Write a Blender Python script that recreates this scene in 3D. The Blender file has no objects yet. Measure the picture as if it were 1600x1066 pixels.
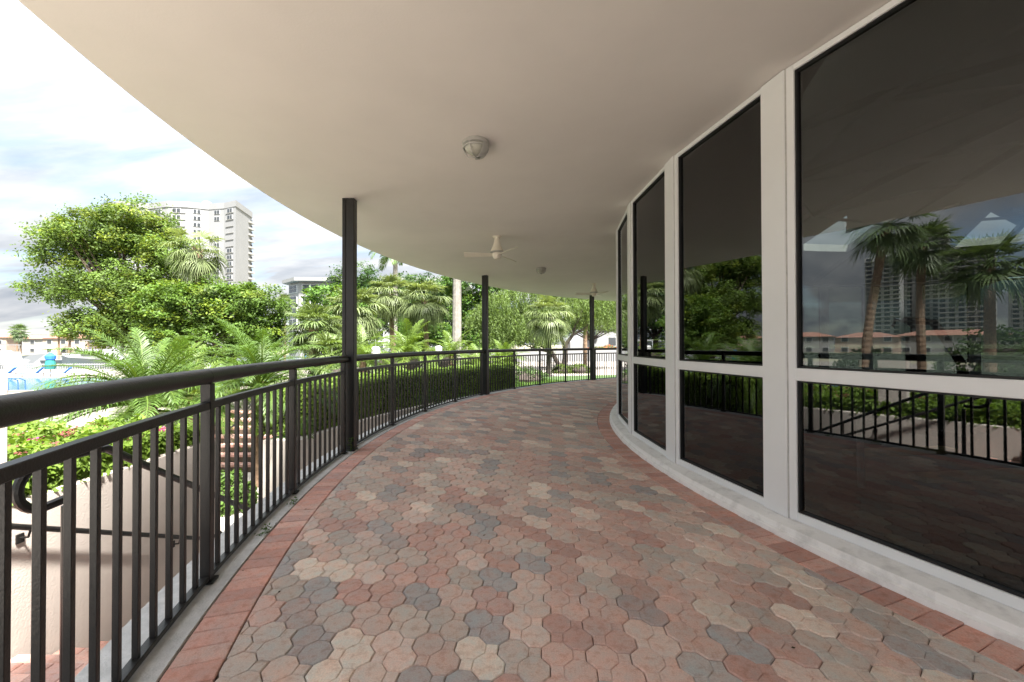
import bpy, math, random
import numpy as np
from math import sin, cos, pi, radians as R, atan2, hypot, sqrt
from mathutils import Vector, Matrix, Euler

random.seed(7)
rng = np.random.default_rng(7)
S = bpy.context.scene
COL = S.collection

# ---------------------------------------------------------------- camera
cam_d = bpy.data.cameras.new("camera")
cam_d.sensor_width = 36.0
cam_d.lens = 14.12
cam_d.clip_end = 6000
cam_d.clip_start = 0.02
cam = bpy.data.objects.new("camera", cam_d)
COL.objects.link(cam)
cam.matrix_world = Matrix.Translation((0, 0, 1.28)) @ Matrix.Rotation(pi / 2 + 0.0090, 4, 'X') @ Matrix.Rotation(-0.0022, 4, 'Z')
S.camera = cam

# ---------------------------------------------------------------- sky, sun, exposure
SUN_EL, SUN_AZ = R(60), R(146)          # azimuth clockwise from +Y
world = bpy.data.worlds.new("World")
S.world = world
world.use_nodes = True
nt = world.node_tree
nt.nodes.clear()


def wn(t, **k):
    n = nt.nodes.new(t)
    for a, b in k.items():
        setattr(n, a, b)
    return n


def wl(a, b):
    nt.links.new(a, b)


sky = wn('ShaderNodeTexSky', sky_type='NISHITA', sun_disc=False, sun_elevation=SUN_EL, sun_rotation=SUN_AZ)
sky.air_density = 1.0
sky.dust_density = 1.2
tc = wn('ShaderNodeTexCoord')
sep = wn('ShaderNodeSeparateXYZ')
wl(tc.outputs['Generated'], sep.inputs[0])
zc = wn('ShaderNodeMath', operation='MAXIMUM')
wl(sep.outputs['Z'], zc.inputs[0]); zc.inputs[1].default_value = 0.0
za = wn('ShaderNodeMath', operation='ADD')
wl(zc.outputs[0], za.inputs[0]); za.inputs[1].default_value = 0.22
dx = wn('ShaderNodeMath', operation='DIVIDE'); wl(sep.outputs['X'], dx.inputs[0]); wl(za.outputs[0], dx.inputs[1])
dy = wn('ShaderNodeMath', operation='DIVIDE'); wl(sep.outputs['Y'], dy.inputs[0]); wl(za.outputs[0], dy.inputs[1])
cmb = wn('ShaderNodeCombineXYZ'); wl(dx.outputs[0], cmb.inputs[0]); wl(dy.outputs[0], cmb.inputs[1])
mp = wn('ShaderNodeMapping'); wl(cmb.outputs[0], mp.inputs[0])
mp.inputs['Rotation'].default_value = (0, 0, R(35)); mp.inputs['Scale'].default_value = (0.75, 1.7, 1)
mp.inputs['Location'].default_value = (0.35, 0.9, 0)
n1 = wn('ShaderNodeTexNoise'); wl(mp.outputs[0], n1.inputs['Vector'])
n1.inputs['Scale'].default_value = 1.25; n1.inputs['Detail'].default_value = 9; n1.inputs['Roughness'].default_value = 0.52
n1.inputs['Distortion'].default_value = 0.5
r1 = wn('ShaderNodeValToRGB'); wl(n1.outputs['Fac'], r1.inputs[0])
r1.color_ramp.elements[0].position = 0.33; r1.color_ramp.elements[1].position = 0.50
n2 = wn('ShaderNodeTexNoise'); wl(mp.outputs[0], n2.inputs['Vector'])
n2.inputs['Scale'].default_value = 2.1; n2.inputs['Detail'].default_value = 7; n2.inputs['Roughness'].default_value = 0.55
r2 = wn('ShaderNodeValToRGB'); wl(n2.outputs['Fac'], r2.inputs[0])
r2.color_ramp.elements[0].position = 0.3; r2.color_ramp.elements[1].position = 0.7
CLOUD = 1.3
r2.color_ramp.elements[0].color = (0.50, 0.56, 0.65, 1)
r2.color_ramp.elements[1].color = (1.12, 1.12, 1.12, 1)
cs = wn('ShaderNodeVectorMath', operation='SCALE'); wl(r2.outputs[0], cs.inputs[0])
# overcast sky: brightened towards the zenith beyond the CIE overcast law to light the terrace
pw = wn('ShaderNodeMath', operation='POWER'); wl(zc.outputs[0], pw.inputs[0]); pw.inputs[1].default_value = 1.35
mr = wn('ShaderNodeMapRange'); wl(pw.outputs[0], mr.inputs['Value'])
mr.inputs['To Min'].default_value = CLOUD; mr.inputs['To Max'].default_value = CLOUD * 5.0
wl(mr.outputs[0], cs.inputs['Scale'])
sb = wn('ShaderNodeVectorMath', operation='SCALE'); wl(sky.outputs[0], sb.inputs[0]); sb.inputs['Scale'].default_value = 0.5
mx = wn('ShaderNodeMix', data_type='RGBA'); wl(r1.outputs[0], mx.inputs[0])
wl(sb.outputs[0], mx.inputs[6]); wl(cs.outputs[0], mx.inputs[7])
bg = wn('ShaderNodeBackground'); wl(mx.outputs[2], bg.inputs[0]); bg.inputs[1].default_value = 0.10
wo = wn('ShaderNodeOutputWorld'); wl(bg.outputs[0], wo.inputs[0])

sun_d = bpy.data.lights.new("sun", 'SUN')
sun_d.energy = 4.4
sun_d.angle = R(7)
sun_d.color = (1.0, 0.95, 0.88)
sun = bpy.data.objects.new("sun", sun_d)
COL.objects.link(sun)
sv = Vector((sin(SUN_AZ) * cos(SUN_EL), cos(SUN_AZ) * cos(SUN_EL), sin(SUN_EL)))
sun.rotation_euler = sv.to_track_quat('Z', 'Y').to_euler()
sun.location = sv * 60

S.view_settings.view_transform = 'Standard'
S.view_settings.look = 'None'
S.view_settings.gamma = 1.0
S.view_settings.exposure = 2.65
S.view_settings.use_curve_mapping = False
S.render.engine = 'CYCLES'
cy = S.cycles
cy.use_denoising = True
try:
    cy.denoiser = 'OPENIMAGEDENOISE'
except Exception:
    pass
cy.max_bounces = 8
cy.diffuse_bounces = 5
cy.glossy_bounces = 4
cy.transmission_bounces = 6
cy.transparent_max_bounces = 12
cy.caustics_reflective = False
cy.caustics_refractive = False
cy.sample_clamp_indirect = 6.0

# ---------------------------------------------------------------- materials


def new_mat(name):
    m = bpy.data.materials.new(name)
    m.use_nodes = True
    m.node_tree.nodes.clear()
    return m


def mat(name, color, rough=0.6, metal=0.0, vary=0.12, scale=6.0, bump=0.0, bscale=None, spec=0.4, color2=None, cscale=None, coat=0.0, sharp=(0.35, 0.65), detail=5):
    m = new_mat(name)
    t = m.node_tree
    N, L = t.nodes.new, t.links.new
    out = N('ShaderNodeOutputMaterial'); p = N('ShaderNodeBsdfPrincipled'); L(p.outputs[0], out.inputs[0])
    p.inputs['Roughness'].default_value = rough
    p.inputs['Metallic'].default_value = metal
    p.inputs['Specular IOR Level'].default_value = spec
    p.inputs['Coat Weight'].default_value = coat
    g = N('ShaderNodeNewGeometry')
    n = N('ShaderNodeTexNoise'); L(g.outputs['Position'], n.inputs['Vector'])
    n.inputs['Scale'].default_value = cscale or scale; n.inputs['Detail'].default_value = detail; n.inputs['Roughness'].default_value = 0.6
    r = N('ShaderNodeValToRGB'); L(n.outputs['Fac'], r.inputs[0])
    r.color_ramp.elements[0].position, r.color_ramp.elements[1].position = sharp
    c = color
    c2 = color2 or tuple(min(1, x * (1 + vary)) for x in c)
    c1 = c if color2 else tuple(x * (1 - vary) for x in c)
    r.color_ramp.elements[0].color = (*c1, 1)
    r.color_ramp.elements[1].color = (*c2, 1)
    L(r.outputs[0], p.inputs['Base Color'])
    if bump:
        nb = N('ShaderNodeTexNoise'); L(g.outputs['Position'], nb.inputs['Vector'])
        nb.inputs['Scale'].default_value = bscale or scale * 8; nb.inputs['Detail'].default_value = 4
        b = N('ShaderNodeBump'); b.inputs['Strength'].default_value = bump; b.inputs['Distance'].default_value = 0.01
        L(nb.outputs['Fac'], b.inputs['Height']); L(b.outputs[0], p.inputs['Normal'])
    return m


def tint_mat(name, source, rough=0.8, bump=0.35):
    """stone whose own colour comes from the object (source 'object') or from each face ('face')."""
    m = new_mat(name)
    t = m.node_tree
    N, L = t.nodes.new, t.links.new
    out = N('ShaderNodeOutputMaterial'); p = N('ShaderNodeBsdfPrincipled'); L(p.outputs[0], out.inputs[0])
    p.inputs['Roughness'].default_value = rough
    p.inputs['Specular IOR Level'].default_value = 0.3
    if source == 'object':
        a = N('ShaderNodeObjectInfo'); col = a.outputs['Color']
    else:
        a = N('ShaderNodeAttribute'); a.attribute_name = 'tint'; col = a.outputs['Color']
    g = N('ShaderNodeNewGeometry')

    def noise(scale, detail, lo, hi, c1, c2):
        n = N('ShaderNodeTexNoise'); L(g.outputs['Position'], n.inputs['Vector'])
        n.inputs['Scale'].default_value = scale; n.inputs['Detail'].default_value = detail; n.inputs['Roughness'].default_value = 0.65
        r = N('ShaderNodeValToRGB'); L(n.outputs['Fac'], r.inputs[0])
        r.color_ramp.elements[0].position = lo; r.color_ramp.elements[1].position = hi
        r.color_ramp.elements[0].color = (*c1, 1); r.color_ramp.elements[1].color = (*c2, 1)
        return r.outputs[0], n

    def mul(a_, b_):
        x = N('ShaderNodeMix'); x.data_type = 'RGBA'; x.blend_type = 'MULTIPLY'; x.inputs[0].default_value = 1
        L(a_, x.inputs[6]); L(b_, x.inputs[7]); return x.outputs[2]
    blotch, _ = noise(13, 4, 0.32, 0.68, (1.13, 0.93, 0.87), (0.90, 0.98, 1.02))
    grain, ng = noise(170, 4, 0.25, 0.75, (0.80, 0.80, 0.80), (1.16, 1.16, 1.16))
    dirt, _ = noise(26, 7, 0.34, 0.5, (0.80, 0.79, 0.77), (1.03, 1.03, 1.03))
    big, _ = noise(0.9, 3, 0.35, 0.65, (0.9, 0.9, 0.9), (1.05, 1.05, 1.05))
    c = mul(mul(mul(mul(col, blotch), grain), dirt), big)
    L(c, p.inputs['Base Color'])
    b = N('ShaderNodeBump'); b.inputs['Strength'].default_value = bump; b.inputs['Distance'].default_value = 0.004
    L(ng.outputs['Fac'], b.inputs['Height']); L(b.outputs[0], p.inputs['Normal'])
    return m


def leaf_mat(name, trans=0.35, rough=0.55, gloss=0.25):
    m = new_mat(name)
    t = m.node_tree
    N, L = t.nodes.new, t.links.new
    out = N('ShaderNodeOutputMaterial'); p = N('ShaderNodeBsdfPrincipled')
    a = N('ShaderNodeAttribute'); a.attribute_name = 'tint'
    L(a.outputs['Color'], p.inputs['Base Color'])
    p.inputs['Roughness'].default_value = rough
    p.inputs['Specular IOR Level'].default_value = gloss
    tr = N('ShaderNodeBsdfTranslucent')
    br = N('ShaderNodeMix'); br.data_type = 'RGBA'; br.blend_type = 'MULTIPLY'; br.inputs[0].default_value = 1
    L(a.outputs['Color'], br.inputs[6]); br.inputs[7].default_value = (1.5, 1.5, 0.7, 1)
    L(br.outputs[2], tr.inputs['Color'])
    x = N('ShaderNodeMixShader'); x.inputs[0].default_value = trans
    L(p.outputs[0], x.inputs[1]); L(tr.outputs[0], x.inputs[2]); L(x.outputs[0], out.inputs[0])
    return m


def glass_mat(name, tint, boost=0.05):
    m = new_mat(name)
    t = m.node_tree
    N, L = t.nodes.new, t.links.new
    out = N('ShaderNodeOutputMaterial')
    g = N('ShaderNodeBsdfGlossy'); g.inputs['Roughness'].default_value = 0.0; g.inputs['Color'].default_value = (0.96, 0.98, 1, 1)
    tr = N('ShaderNodeBsdfTransparent'); tr.inputs['Color'].default_value = (*tint, 1)
    f = N('ShaderNodeFresnel'); f.inputs['IOR'].default_value = 1.5
    ad = N('ShaderNodeMath'); ad.operation = 'ADD'; ad.use_clamp = True; L(f.outputs[0], ad.inputs[0]); ad.inputs[1].default_value = boost
    x = N('ShaderNodeMixShader'); L(ad.outputs[0], x.inputs[0]); L(tr.outputs[0], x.inputs[1]); L(g.outputs[0], x.inputs[2])
    L(x.outputs[0], out.inputs[0])
    return m


def water_mat(name, color, rough=0.05, bump=0.3, scale=3):
    m = mat(name, color, rough=rough, vary=0.06, scale=1.5, bump=bump, bscale=scale, spec=0.5)
    return m


M = dict(
    paver=tint_mat('paver_stone', 'object'),
    paver_far=tint_mat('paver_stone_far', 'face'),
    bed=mat('joint_sand', (0.115, 0.085, 0.065), 0.95, vary=0.3, scale=40, bump=0.5),
    curb=mat('weathered_concrete', (0.40, 0.40, 0.39), 0.85, scale=14, bump=0.4, color2=(0.54, 0.535, 0.52), detail=9, sharp=(0.3, 0.62)),
    stucco=mat('soffit_stucco', (0.735, 0.705, 0.675), 0.9, vary=0.035, scale=0.8, bump=0.09, bscale=70, spec=0.2),
    wall_beige=mat('beige_stucco', (0.56, 0.505, 0.46), 0.9, vary=0.06, scale=1.4, bump=0.3, bscale=60, spec=0.2),
    white_frame=mat('white_aluminium_paint', (0.755, 0.77, 0.785), 0.42, vary=0.02, scale=2.5, spec=0.4),
    plinth=mat('white_painted_plinth', (0.64, 0.635, 0.625), 0.7, scale=9, color2=(0.82, 0.815, 0.805), detail=9, sharp=(0.32, 0.5), bump=0.25, bscale=45),
    gasket=mat('black_gasket', (0.012, 0.012, 0.013), 0.5),
    black=mat('black_rail_paint', (0.0115, 0.0105, 0.0098), 0.38, vary=0.2, scale=12, bump=0.12, bscale=120, spec=0.45),
    black_column=mat('black_column_paint', (0.016, 0.0155, 0.0155), 0.42, vary=0.15, scale=5, bump=0.08, bscale=60),
    glass=glass_mat('tinted_glass', (0.40, 0.44, 0.43), 0.05),
    clear=glass_mat('clear_glass', (0.93, 0.95, 0.94), 0.02),
    cream=mat('cream_enamel', (0.76, 0.71, 0.62), 0.35, vary=0.03, spec=0.5),
    grey_metal=mat('grey_cast_metal', (0.42, 0.415, 0.40), 0.5, metal=0.3, vary=0.1),
    frost=mat('ribbed_lamp_glass', (0.42, 0.42, 0.37), 0.25, vary=0.1, scale=30),
    carpet=mat('dark_carpet', (0.05, 0.05, 0.052), 0.95, vary=0.3, scale=40),
    int_ceiling=mat('room_ceiling_paint', (0.36, 0.355, 0.34), 0.9, vary=0.05),
    int_dark=mat('dark_beam_paint', (0.12, 0.12, 0.115), 0.7),
    chrome=mat('bent_tube', (0.75, 0.75, 0.75), 0.15, metal=1.0, vary=0.02),
    strip_yellow=mat('yellow_strip', (0.80, 0.58, 0.26), 0.6, vary=0.15, scale=4),
    rubber=mat('black_vinyl', (0.02, 0.02, 0.02), 0.55),
    brick_red=None,
    grass=mat('lawn_soil_green', (0.045, 0.085, 0.022), 0.95, vary=0.25, scale=3, bump=0.6, bscale=90),
    pale=mat('pale_concrete', (0.52, 0.48, 0.44), 0.88, vary=0.08, scale=1.2, bump=0.2, bscale=30),
    soil=mat('garden_soil', (0.10, 0.072, 0.05), 0.95, vary=0.25, scale=8, bump=0.5),
    deck=mat('sand_colour_paving', (0.195, 0.175, 0.156), 0.88, vary=0.08, scale=0.7, bump=0.25, bscale=30),
    path=mat('concrete_path', (0.27, 0.243, 0.218), 0.88, vary=0.07, scale=0.5, bump=0.2, bscale=30),
    earth=mat('ground_earth', (0.20, 0.19, 0.13), 0.95, vary=0.25, scale=0.05),
    white_wall=mat('white_render', (0.21, 0.214, 0.22), 0.85, vary=0.04, scale=0.15, bump=0.1, bscale=4),
    white_wall2=mat('off_white_render', (0.24, 0.24, 0.235), 0.85, vary=0.05, scale=0.3),
    pink_wall=mat('pale_pink_render', (0.36, 0.28, 0.235), 0.85, vary=0.06, scale=0.3),
    roof_tile=mat('red_roof_tile', (0.25, 0.125, 0.09), 0.85, vary=0.2, scale=1.2),
    roof_grey=mat('grey_roof', (0.30, 0.31, 0.32), 0.85, vary=0.1, scale=0.4),
    win_dark=mat('dark_window_pane', (0.045, 0.05, 0.056), 0.15, vary=0.2, scale=0.3, spec=0.6),
    win_frame=mat('pale_window_frame', (0.55, 0.56, 0.57), 0.6, vary=0.04),
    tower_grey=mat('grey_tower_concrete', (0.33, 0.33, 0.33), 0.8, vary=0.1, scale=0.1),
    bark=mat('brown_bark', (0.115, 0.088, 0.066), 0.95, vary=0.35, scale=9, bump=0.8, bscale=22),
    bark_dark=mat('dark_bark', (0.045, 0.036, 0.03), 0.95, vary=0.3, scale=6, bump=0.8, bscale=14),
    bark_palm=mat('palm_boot_bark', (0.20, 0.135, 0.09), 0.95, vary=0.35, scale=11, bump=0.9, bscale=24),
    bark_royal=mat('pale_royal_palm_bark', (0.21, 0.195, 0.175), 0.9, vary=0.18, scale=7, bump=0.5, bscale=14),
    leaf=leaf_mat('broad_leaf', 0.34),
    frond=leaf_mat('palm_leaf', 0.28, 0.45, 0.35),
    shaft=mat('green_crownshaft', (0.10, 0.16, 0.05), 0.5, vary=0.1),
    pool=water_mat('pool_water', (0.04, 0.135, 0.18), 0.08, 0.25, 2.0),
    sea=water_mat('marina_water', (0.10, 0.14, 0.15), 0.12, 0.4, 0.8),
    blue=mat('blue_fabric', (0.03, 0.16, 0.55), 0.8, vary=0.08),
    teal=mat('teal_fabric', (0.02, 0.17, 0.16), 0.8, vary=0.08),
    boat=mat('white_gelcoat', (0.21, 0.212, 0.22), 0.3, vary=0.02),
    lamp_white=mat('opal_lamp_shade', (0.55, 0.55, 0.54), 0.4, vary=0.02),
    white_rail=mat('white_rail_paint', (0.36, 0.36, 0.36), 0.5, vary=0.02),
    steel_blue=mat('blue_coated_steel', (0.05, 0.12, 0.28), 0.35),
    petal=mat('pink_petals', (0.34, 0.05, 0.10), 0.7, vary=0.3, scale=20),
)

# ---------------------------------------------------------------- helpers


class MB:
    """collects polygons; build() links them as ONE mesh object."""

    def __init__(self):
        self.v = []; self.f = []; self.c = []; self.smooth = False

    def add(self, vs, fs, col=None):
        o = len(self.v)
        self.v.extend([tuple(p) for p in vs])
        for f in fs:
            self.f.append([i + o for i in f])
            self.c.append(col)
        return self

    def box(self, c, s, rz=0.0, m=None):
        x, y, z = s[0] / 2, s[1] / 2, s[2] / 2
        P = [Vector(p) for p in ((-x, -y, -z), (x, -y, -z), (x, y, -z), (-x, y, -z), (-x, -y, z), (x, -y, z), (x, y, z), (-x, y, z))]
        mt = m or (Matrix.Translation(c) @ Matrix.Rotation(rz, 4, 'Z'))
        return self.add([mt @ p for p in P], [(0, 3, 2, 1), (4, 5, 6, 7), (0, 1, 5, 4), (1, 2, 6, 5), (2, 3, 7, 6), (3, 0, 4, 7)])

    def bbox(self, c, s, rz=0.0, b=0.004):
        """box with a small chamfer on its upright and top edges"""
        x, y, z = s[0] / 2, s[1] / 2, s[2] / 2
        b = min(b, x * .4, y * .4, z * .4)
        mt = Matrix.Translation(c) @ Matrix.Rotation(rz, 4, 'Z')
        def ring(x, y, b, z):
            return [(-x + b, -y, z), (x - b, -y, z), (x, -y + b, z), (x, y - b, z), (x - b, y, z), (-x + b, y, z), (-x, y - b, z), (-x, -y + b, z)]
        rs = [ring(x - b, y - b, b, -z), ring(x, y, b, -z + b), ring(x, y, b, z - b), ring(x - b, y - b, b, z)]
        vs = [mt @ Vector(p) for r in rs for p in r]
        fs = [tuple(range(7, -1, -1)), tuple(range(24, 32))]
        for k in range(3):
            for i in range(8):
                j = (i + 1) % 8
                fs.append((k * 8 + i, k * 8 + j, (k + 1) * 8 + j, (k + 1) * 8 + i))
        return self.add(vs, fs)

    def tube(self, pts, r, n=8, cap=True):
        pts = [Vector(p) for p in pts]
        rs = r if isinstance(r, (list, tuple)) else [r] * len(pts)
        vs = []; fs = []
        prev = None
        for i, p in enumerate(pts):
            d = (pts[min(i + 1, len(pts) - 1)] - pts[max(i - 1, 0)])
            d = d.normalized() if d.length > 1e-9 else Vector((0, 0, 1))
            if prev is None:
                a = d.orthogonal().normalized()
            else:
                a = prev - d * prev.dot(d)
                a = a.normalized() if a.length > 1e-6 else d.orthogonal().normalized()
            prev = a
            b = d.cross(a)
            for k in range(n):
                t = 2 * pi * k / n
                vs.append(p + (a * cos(t) + b * sin(t)) * rs[i])
        for i in range(len(pts) - 1):
            for k in range(n):
                l = (k + 1) % n
                fs.append((i * n + k, i * n + l, (i + 1) * n + l, (i + 1) * n + k))
        if cap:
            fs.append(tuple(range(n - 1, -1, -1)))
            fs.append(tuple(range((len(pts) - 1) * n, len(pts) * n)))
        return self.add(vs, fs)

    def lathe(self, prof, c=(0, 0, 0), n=24, capb=True, capt=True):
        vs = []; fs = []
        for (r, z) in prof:
            for k in range(n):
                t = 2 * pi * k / n
                vs.append((c[0] + r * cos(t), c[1] + r * sin(t), c[2] + z))
        for i in range(len(prof) - 1):
            for k in range(n):
                l = (k + 1) % n
                fs.append((i * n + k, i * n + l, (i + 1) * n + l, (i + 1) * n + k))
        if capb:
            fs.append(tuple(range(n - 1, -1, -1)))
        if capt:
            fs.append(tuple(range((len(prof) - 1) * n, len(prof) * n)))
        return self.add(vs, fs)

    def prism(self, poly, z0, z1):
        n = len(poly)
        vs = [(x, y, z0) for x, y in poly] + [(x, y, z1) for x, y in poly]
        fs = [tuple(range(n - 1, -1, -1)), tuple(range(n, 2 * n))] + [(i, (i + 1) % n, n + (i + 1) % n, n + i) for i in range(n)]
        return self.add(vs, fs)

    def mesh(self, name, off=(0, 0, 0)):
        me = bpy.data.meshes.new(name)
        ox, oy, oz = off
        me.from_pydata([(x - ox, y - oy, z - oz) for x, y, z in self.v], [], self.f)
        if any(c is not None for c in self.c):
            a = me.attributes.new('tint', 'FLOAT_COLOR', 'FACE')
            a.data.foreach_set('color', np.array([(c or (1, 1, 1)) + (1,) if len(c or (1, 1, 1)) == 3 else c for c in self.c], dtype=np.float32).ravel())
        if self.smooth:
            me.polygons.foreach_set('use_smooth', [True] * len(me.polygons))
            try:
                me.set_sharp_from_angle(angle=R(35))
            except Exception:
                pass
        me.update()
        return me


def link(name, me, m=None, parent=None, loc=(0, 0, 0)):
    o = bpy.data.objects.new(name, me)
    COL.objects.link(o)
    if m is not None and me is not None and not me.materials:
        me.materials.append(m)
    o.parent = parent
    o.location = loc
    return o


def part(name, mb, m, root, smooth=False, label=None):
    """mb in world coordinates, parented under an unrotated root"""
    mb.smooth = smooth
    p, off = root, Vector((0, 0, 0))
    while p is not None:
        off += p.location
        p = p.parent
    o = link(name, mb.mesh(name, off), m, root)
    if label:
        o['label'] = label
    return o


def tag(o, label=None, cat=None, group=None, kind=None):
    if label: o['label'] = label
    if cat: o['category'] = cat
    if group: o['group'] = group
    if kind: o['kind'] = kind
    return o


def thing(name, loc, label, cat, group=None):
    o = bpy.data.objects.new(name, None)
    o.empty_display_size = 0.1
    COL.objects.link(o)
    o.location = loc
    return tag(o, label, cat, group)


def struct(name, mb, m, label=None, smooth=False):
    mb.smooth = smooth
    o = link(name, mb.mesh(name), m)
    return tag(o, label, None, None, 'structure')


def copy_tree(o, parent=None):
    c = o.copy()
    COL.objects.link(c)
    c.parent = parent
    for ch in list(o.children):
        copy_tree(ch, c)
    return c


def np_mesh(name, verts, nper, tint=None):
    """verts (n, k, 3): n polygons of k corners each, unconnected; tint (n, 3)"""
    verts = np.asarray(verts, dtype=np.float32)
    n, k = verts.shape[:2]
    me = bpy.data.meshes.new(name)
    me.vertices.add(n * k)
    me.vertices.foreach_set('co', verts.reshape(-1))
    me.loops.add(n * k)
    me.loops.foreach_set('vertex_index', np.arange(n * k, dtype=np.int32))
    me.polygons.add(n)
    me.polygons.foreach_set('loop_start', np.arange(0, n * k, k, dtype=np.int32))
    me.polygons.foreach_set('loop_total', np.full(n, k, dtype=np.int32))
    if tint is not None:
        a = me.attributes.new('tint', 'FLOAT_COLOR', 'FACE')
        t = np.ones((n, 4), dtype=np.float32); t[:, :3] = tint
        a.data.foreach_set('color', t.reshape(-1))
    me.update(calc_edges=True)
    return me


# plan of the place: terrace and building are arcs about one centre; theta from -X towards +Y
CX, CY = 9.75, 5.01
R_WALL, R_PL, R_BRI, R_BRO, R_RAIL, R_SLAB, R_EAVE = 8.18, 8.30, 8.50, 11.43, 11.75, 11.96, 12.62
R_BRICK = 11.63


def P(deg, r, z=0.0):
    t = R(deg)
    return Vector((CX - r * cos(t), CY + r * sin(t), z))


def arc_ring(mb, prof, a0, a1, step=1.5, closed=True, caps=True):
    """sweep the (r, z) profile along the arc"""
    n = max(2, int(abs(a1 - a0) / step) + 1)
    k = len(prof)
    vs = []; fs = []
    for i in range(n):
        a = a0 + (a1 - a0) * i / (n - 1)
        for r, z in prof:
            vs.append(P(a, r, z))
    m = k if closed else k - 1
    for i in range(n - 1):
        for j in range(m):
            l = (j + 1) % k
            fs.append((i * k + j, (i + 1) * k + j, (i + 1) * k + l, i * k + l))
    if closed and caps:
        fs.append(tuple(range(k)))
        fs.append(tuple(range((n - 1) * k + k - 1, (n - 1) * k - 1, -1)))
    return mb.add(vs, fs)


# ================================================================ THE SETTING
A0, A1 = -62, 80
# ---- ground sheets
g = MB(); g.prism([(2500 * cos(t * pi / 24), 2500 * sin(t * pi / 24)) for t in range(48)], -2.6, -2.06)
struct('ground', g, M['earth'])
g = MB(); g.add([(-90, -45, -2.04), (12, -45, -2.04), (12, 52, -2.04), (-90, 52, -2.04)], [(0, 1, 2, 3)])
struct('pool_deck', g, M['deck'])
g = MB(); g.add([(-900, 57, -2.05), (-8, 57, -2.05), (-8, 136, -2.05), (-900, 136, -2.05)], [(0, 1, 2, 3)])
struct('marina_water', g, M['sea'])

# ---- terrace slab, curb, sand bed
g = MB(); arc_ring(g, [(7.9, -0.014), (7.9, -2.1), (R_SLAB - 0.004, -2.1), (R_SLAB - 0.004, -0.014)], A0, A1)
terrace = struct('terrace_floor', g, M['bed'], 'curved terrace floor of multicoloured octagon pavers between dark railing and glass wall')
g = MB(); arc_ring(g, [(R_BRICK + 0.004, -0.03), (R_BRICK + 0.012, -0.004), (R_SLAB - 0.01, -0.002), (R_SLAB, -0.012), (R_SLAB, -0.35), (R_BRICK + 0.004, -0.35)], A0, A1, 0.75)
part('curb', g, M['curb'], terrace)
g = MB(); arc_ring(g, [(R_SLAB + 0.003, -0.36), (R_SLAB + 0.003, -2.05), (R_SLAB - 0.02, -2.05), (R_SLAB - 0.02, -0.36)], A0, A1)
part('slab_face', g, M['wall_beige'], terrace)

# ---- octagon pavers: each is two octagons and two squares in one stone
PIT = 0.129
ANG = R(39.2)
eb = np.array([cos(ANG), sin(ANG)]); ea = np.array([sin(ANG), -cos(ANG)])
ORG = np.array([-0.178, 1.7155])


def inset(poly, offs):
    n = len(poly); out = []
    for i in range(n):
        p0, p1, p2 = poly[i - 1], poly[i], poly[(i + 1) % n]
        d1 = p1 - p0; d2 = p2 - p1
        l1 = np.hypot(*d1); l2 = np.hypot(*d2)
        n1_ = np.array([-d1[1], d1[0]]) / max(l1, 1e-9); n2_ = np.array([-d2[1], d2[0]]) / max(l2, 1e-9)
        o1, o2 = offs[i - 1], offs[i]
        det = n1_[0] * n2_[1] - n1_[1] * n2_[0]
        if abs(det) < 0.05:
            out.append(p1 + n2_ * o2)
        else:
            c1 = n1_ @ p1 + o1; c2 = n2_ @ p1 + o2
            out.append(np.array([(c1 * n2_[1] - c2 * n1_[1]) / det, (n1_[0] * c2 - n2_[0] * c1) / det]))
    return out


SQ = PIT / (1 + sqrt(2))


def unit_cells():
    h = PIT / 2; s = SQ / 2
    octo = [np.array(p) for p in ((h, -s), (h, s), (s, h), (-s, h), (-h, s), (-h, -s), (-s, -h), (s, -h))]
    squ = [np.array(p) for p in ((SQ / sqrt(2), 0), (0, SQ / sqrt(2)), (-SQ / sqrt(2), 0), (0, -SQ / sqrt(2)))]
    # local frame: x along ea, y along eb
    out = []
    out.append(([p for p in octo], {0, 1, 7}))                                   # shares edge 0 (x=+h) with octagon 2, edges 1, 7 with squares
    out.append(([p + np.array([PIT, 0]) for p in octo], {4, 3, 5}))
    out.append(([p + np.array([PIT / 2, PIT / 2]) for p in squ], {2, 3}))
    out.append(([p + np.array([PIT / 2, -PIT / 2]) for p in squ], {0, 1}))
    return out


CELLS = unit_cells()


def cell_geo(mb, poly, inner, col=None, z=0.0, tilt=(0, 0)):
    n = len(poly)
    gap = [0.0 if i in inner else 0.0017 for i in range(n)]
    cham = [g_ + (0.0042 if i not in inner else 0.0030) for i, g_ in enumerate(gap)]
    a = inset(poly, gap); b = inset(poly, cham)
    vs = [(p[0], p[1], z - 0.005) for p in a] + [(p[0], p[1], z + p[0] * tilt[0] + p[1] * tilt[1]) for p in b]
    fs = [tuple(range(n, 2 * n))] + [(i, (i + 1) % n, n + (i + 1) % n, n + i) for i in range(n)]
    base = len(vs)
    for i in range(n):
        if i not in inner:
            j = (i + 1) % n
            vs += [(a[i][0], a[i][1], z - 0.016), (a[j][0], a[j][1], z - 0.016)]
            fs.append((base, base + 1, j, i)); base += 2
    mb.add(vs, fs, col)


def poly_ccw(poly):
    s = sum(poly[i - 1][0] * poly[i][1] - poly[i][0] * poly[i - 1][1] for i in range(len(poly)))
    return poly if s > 0 else poly[::-1]


PAL = [((0.55, 0.375, 0.325), 17), ((0.60, 0.445, 0.385), 22), ((0.67, 0.545, 0.475), 21), ((0.54, 0.485, 0.43), 24), ((0.415, 0.405, 0.395), 14), ((0.76, 0.68, 0.585), 10)]


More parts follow.
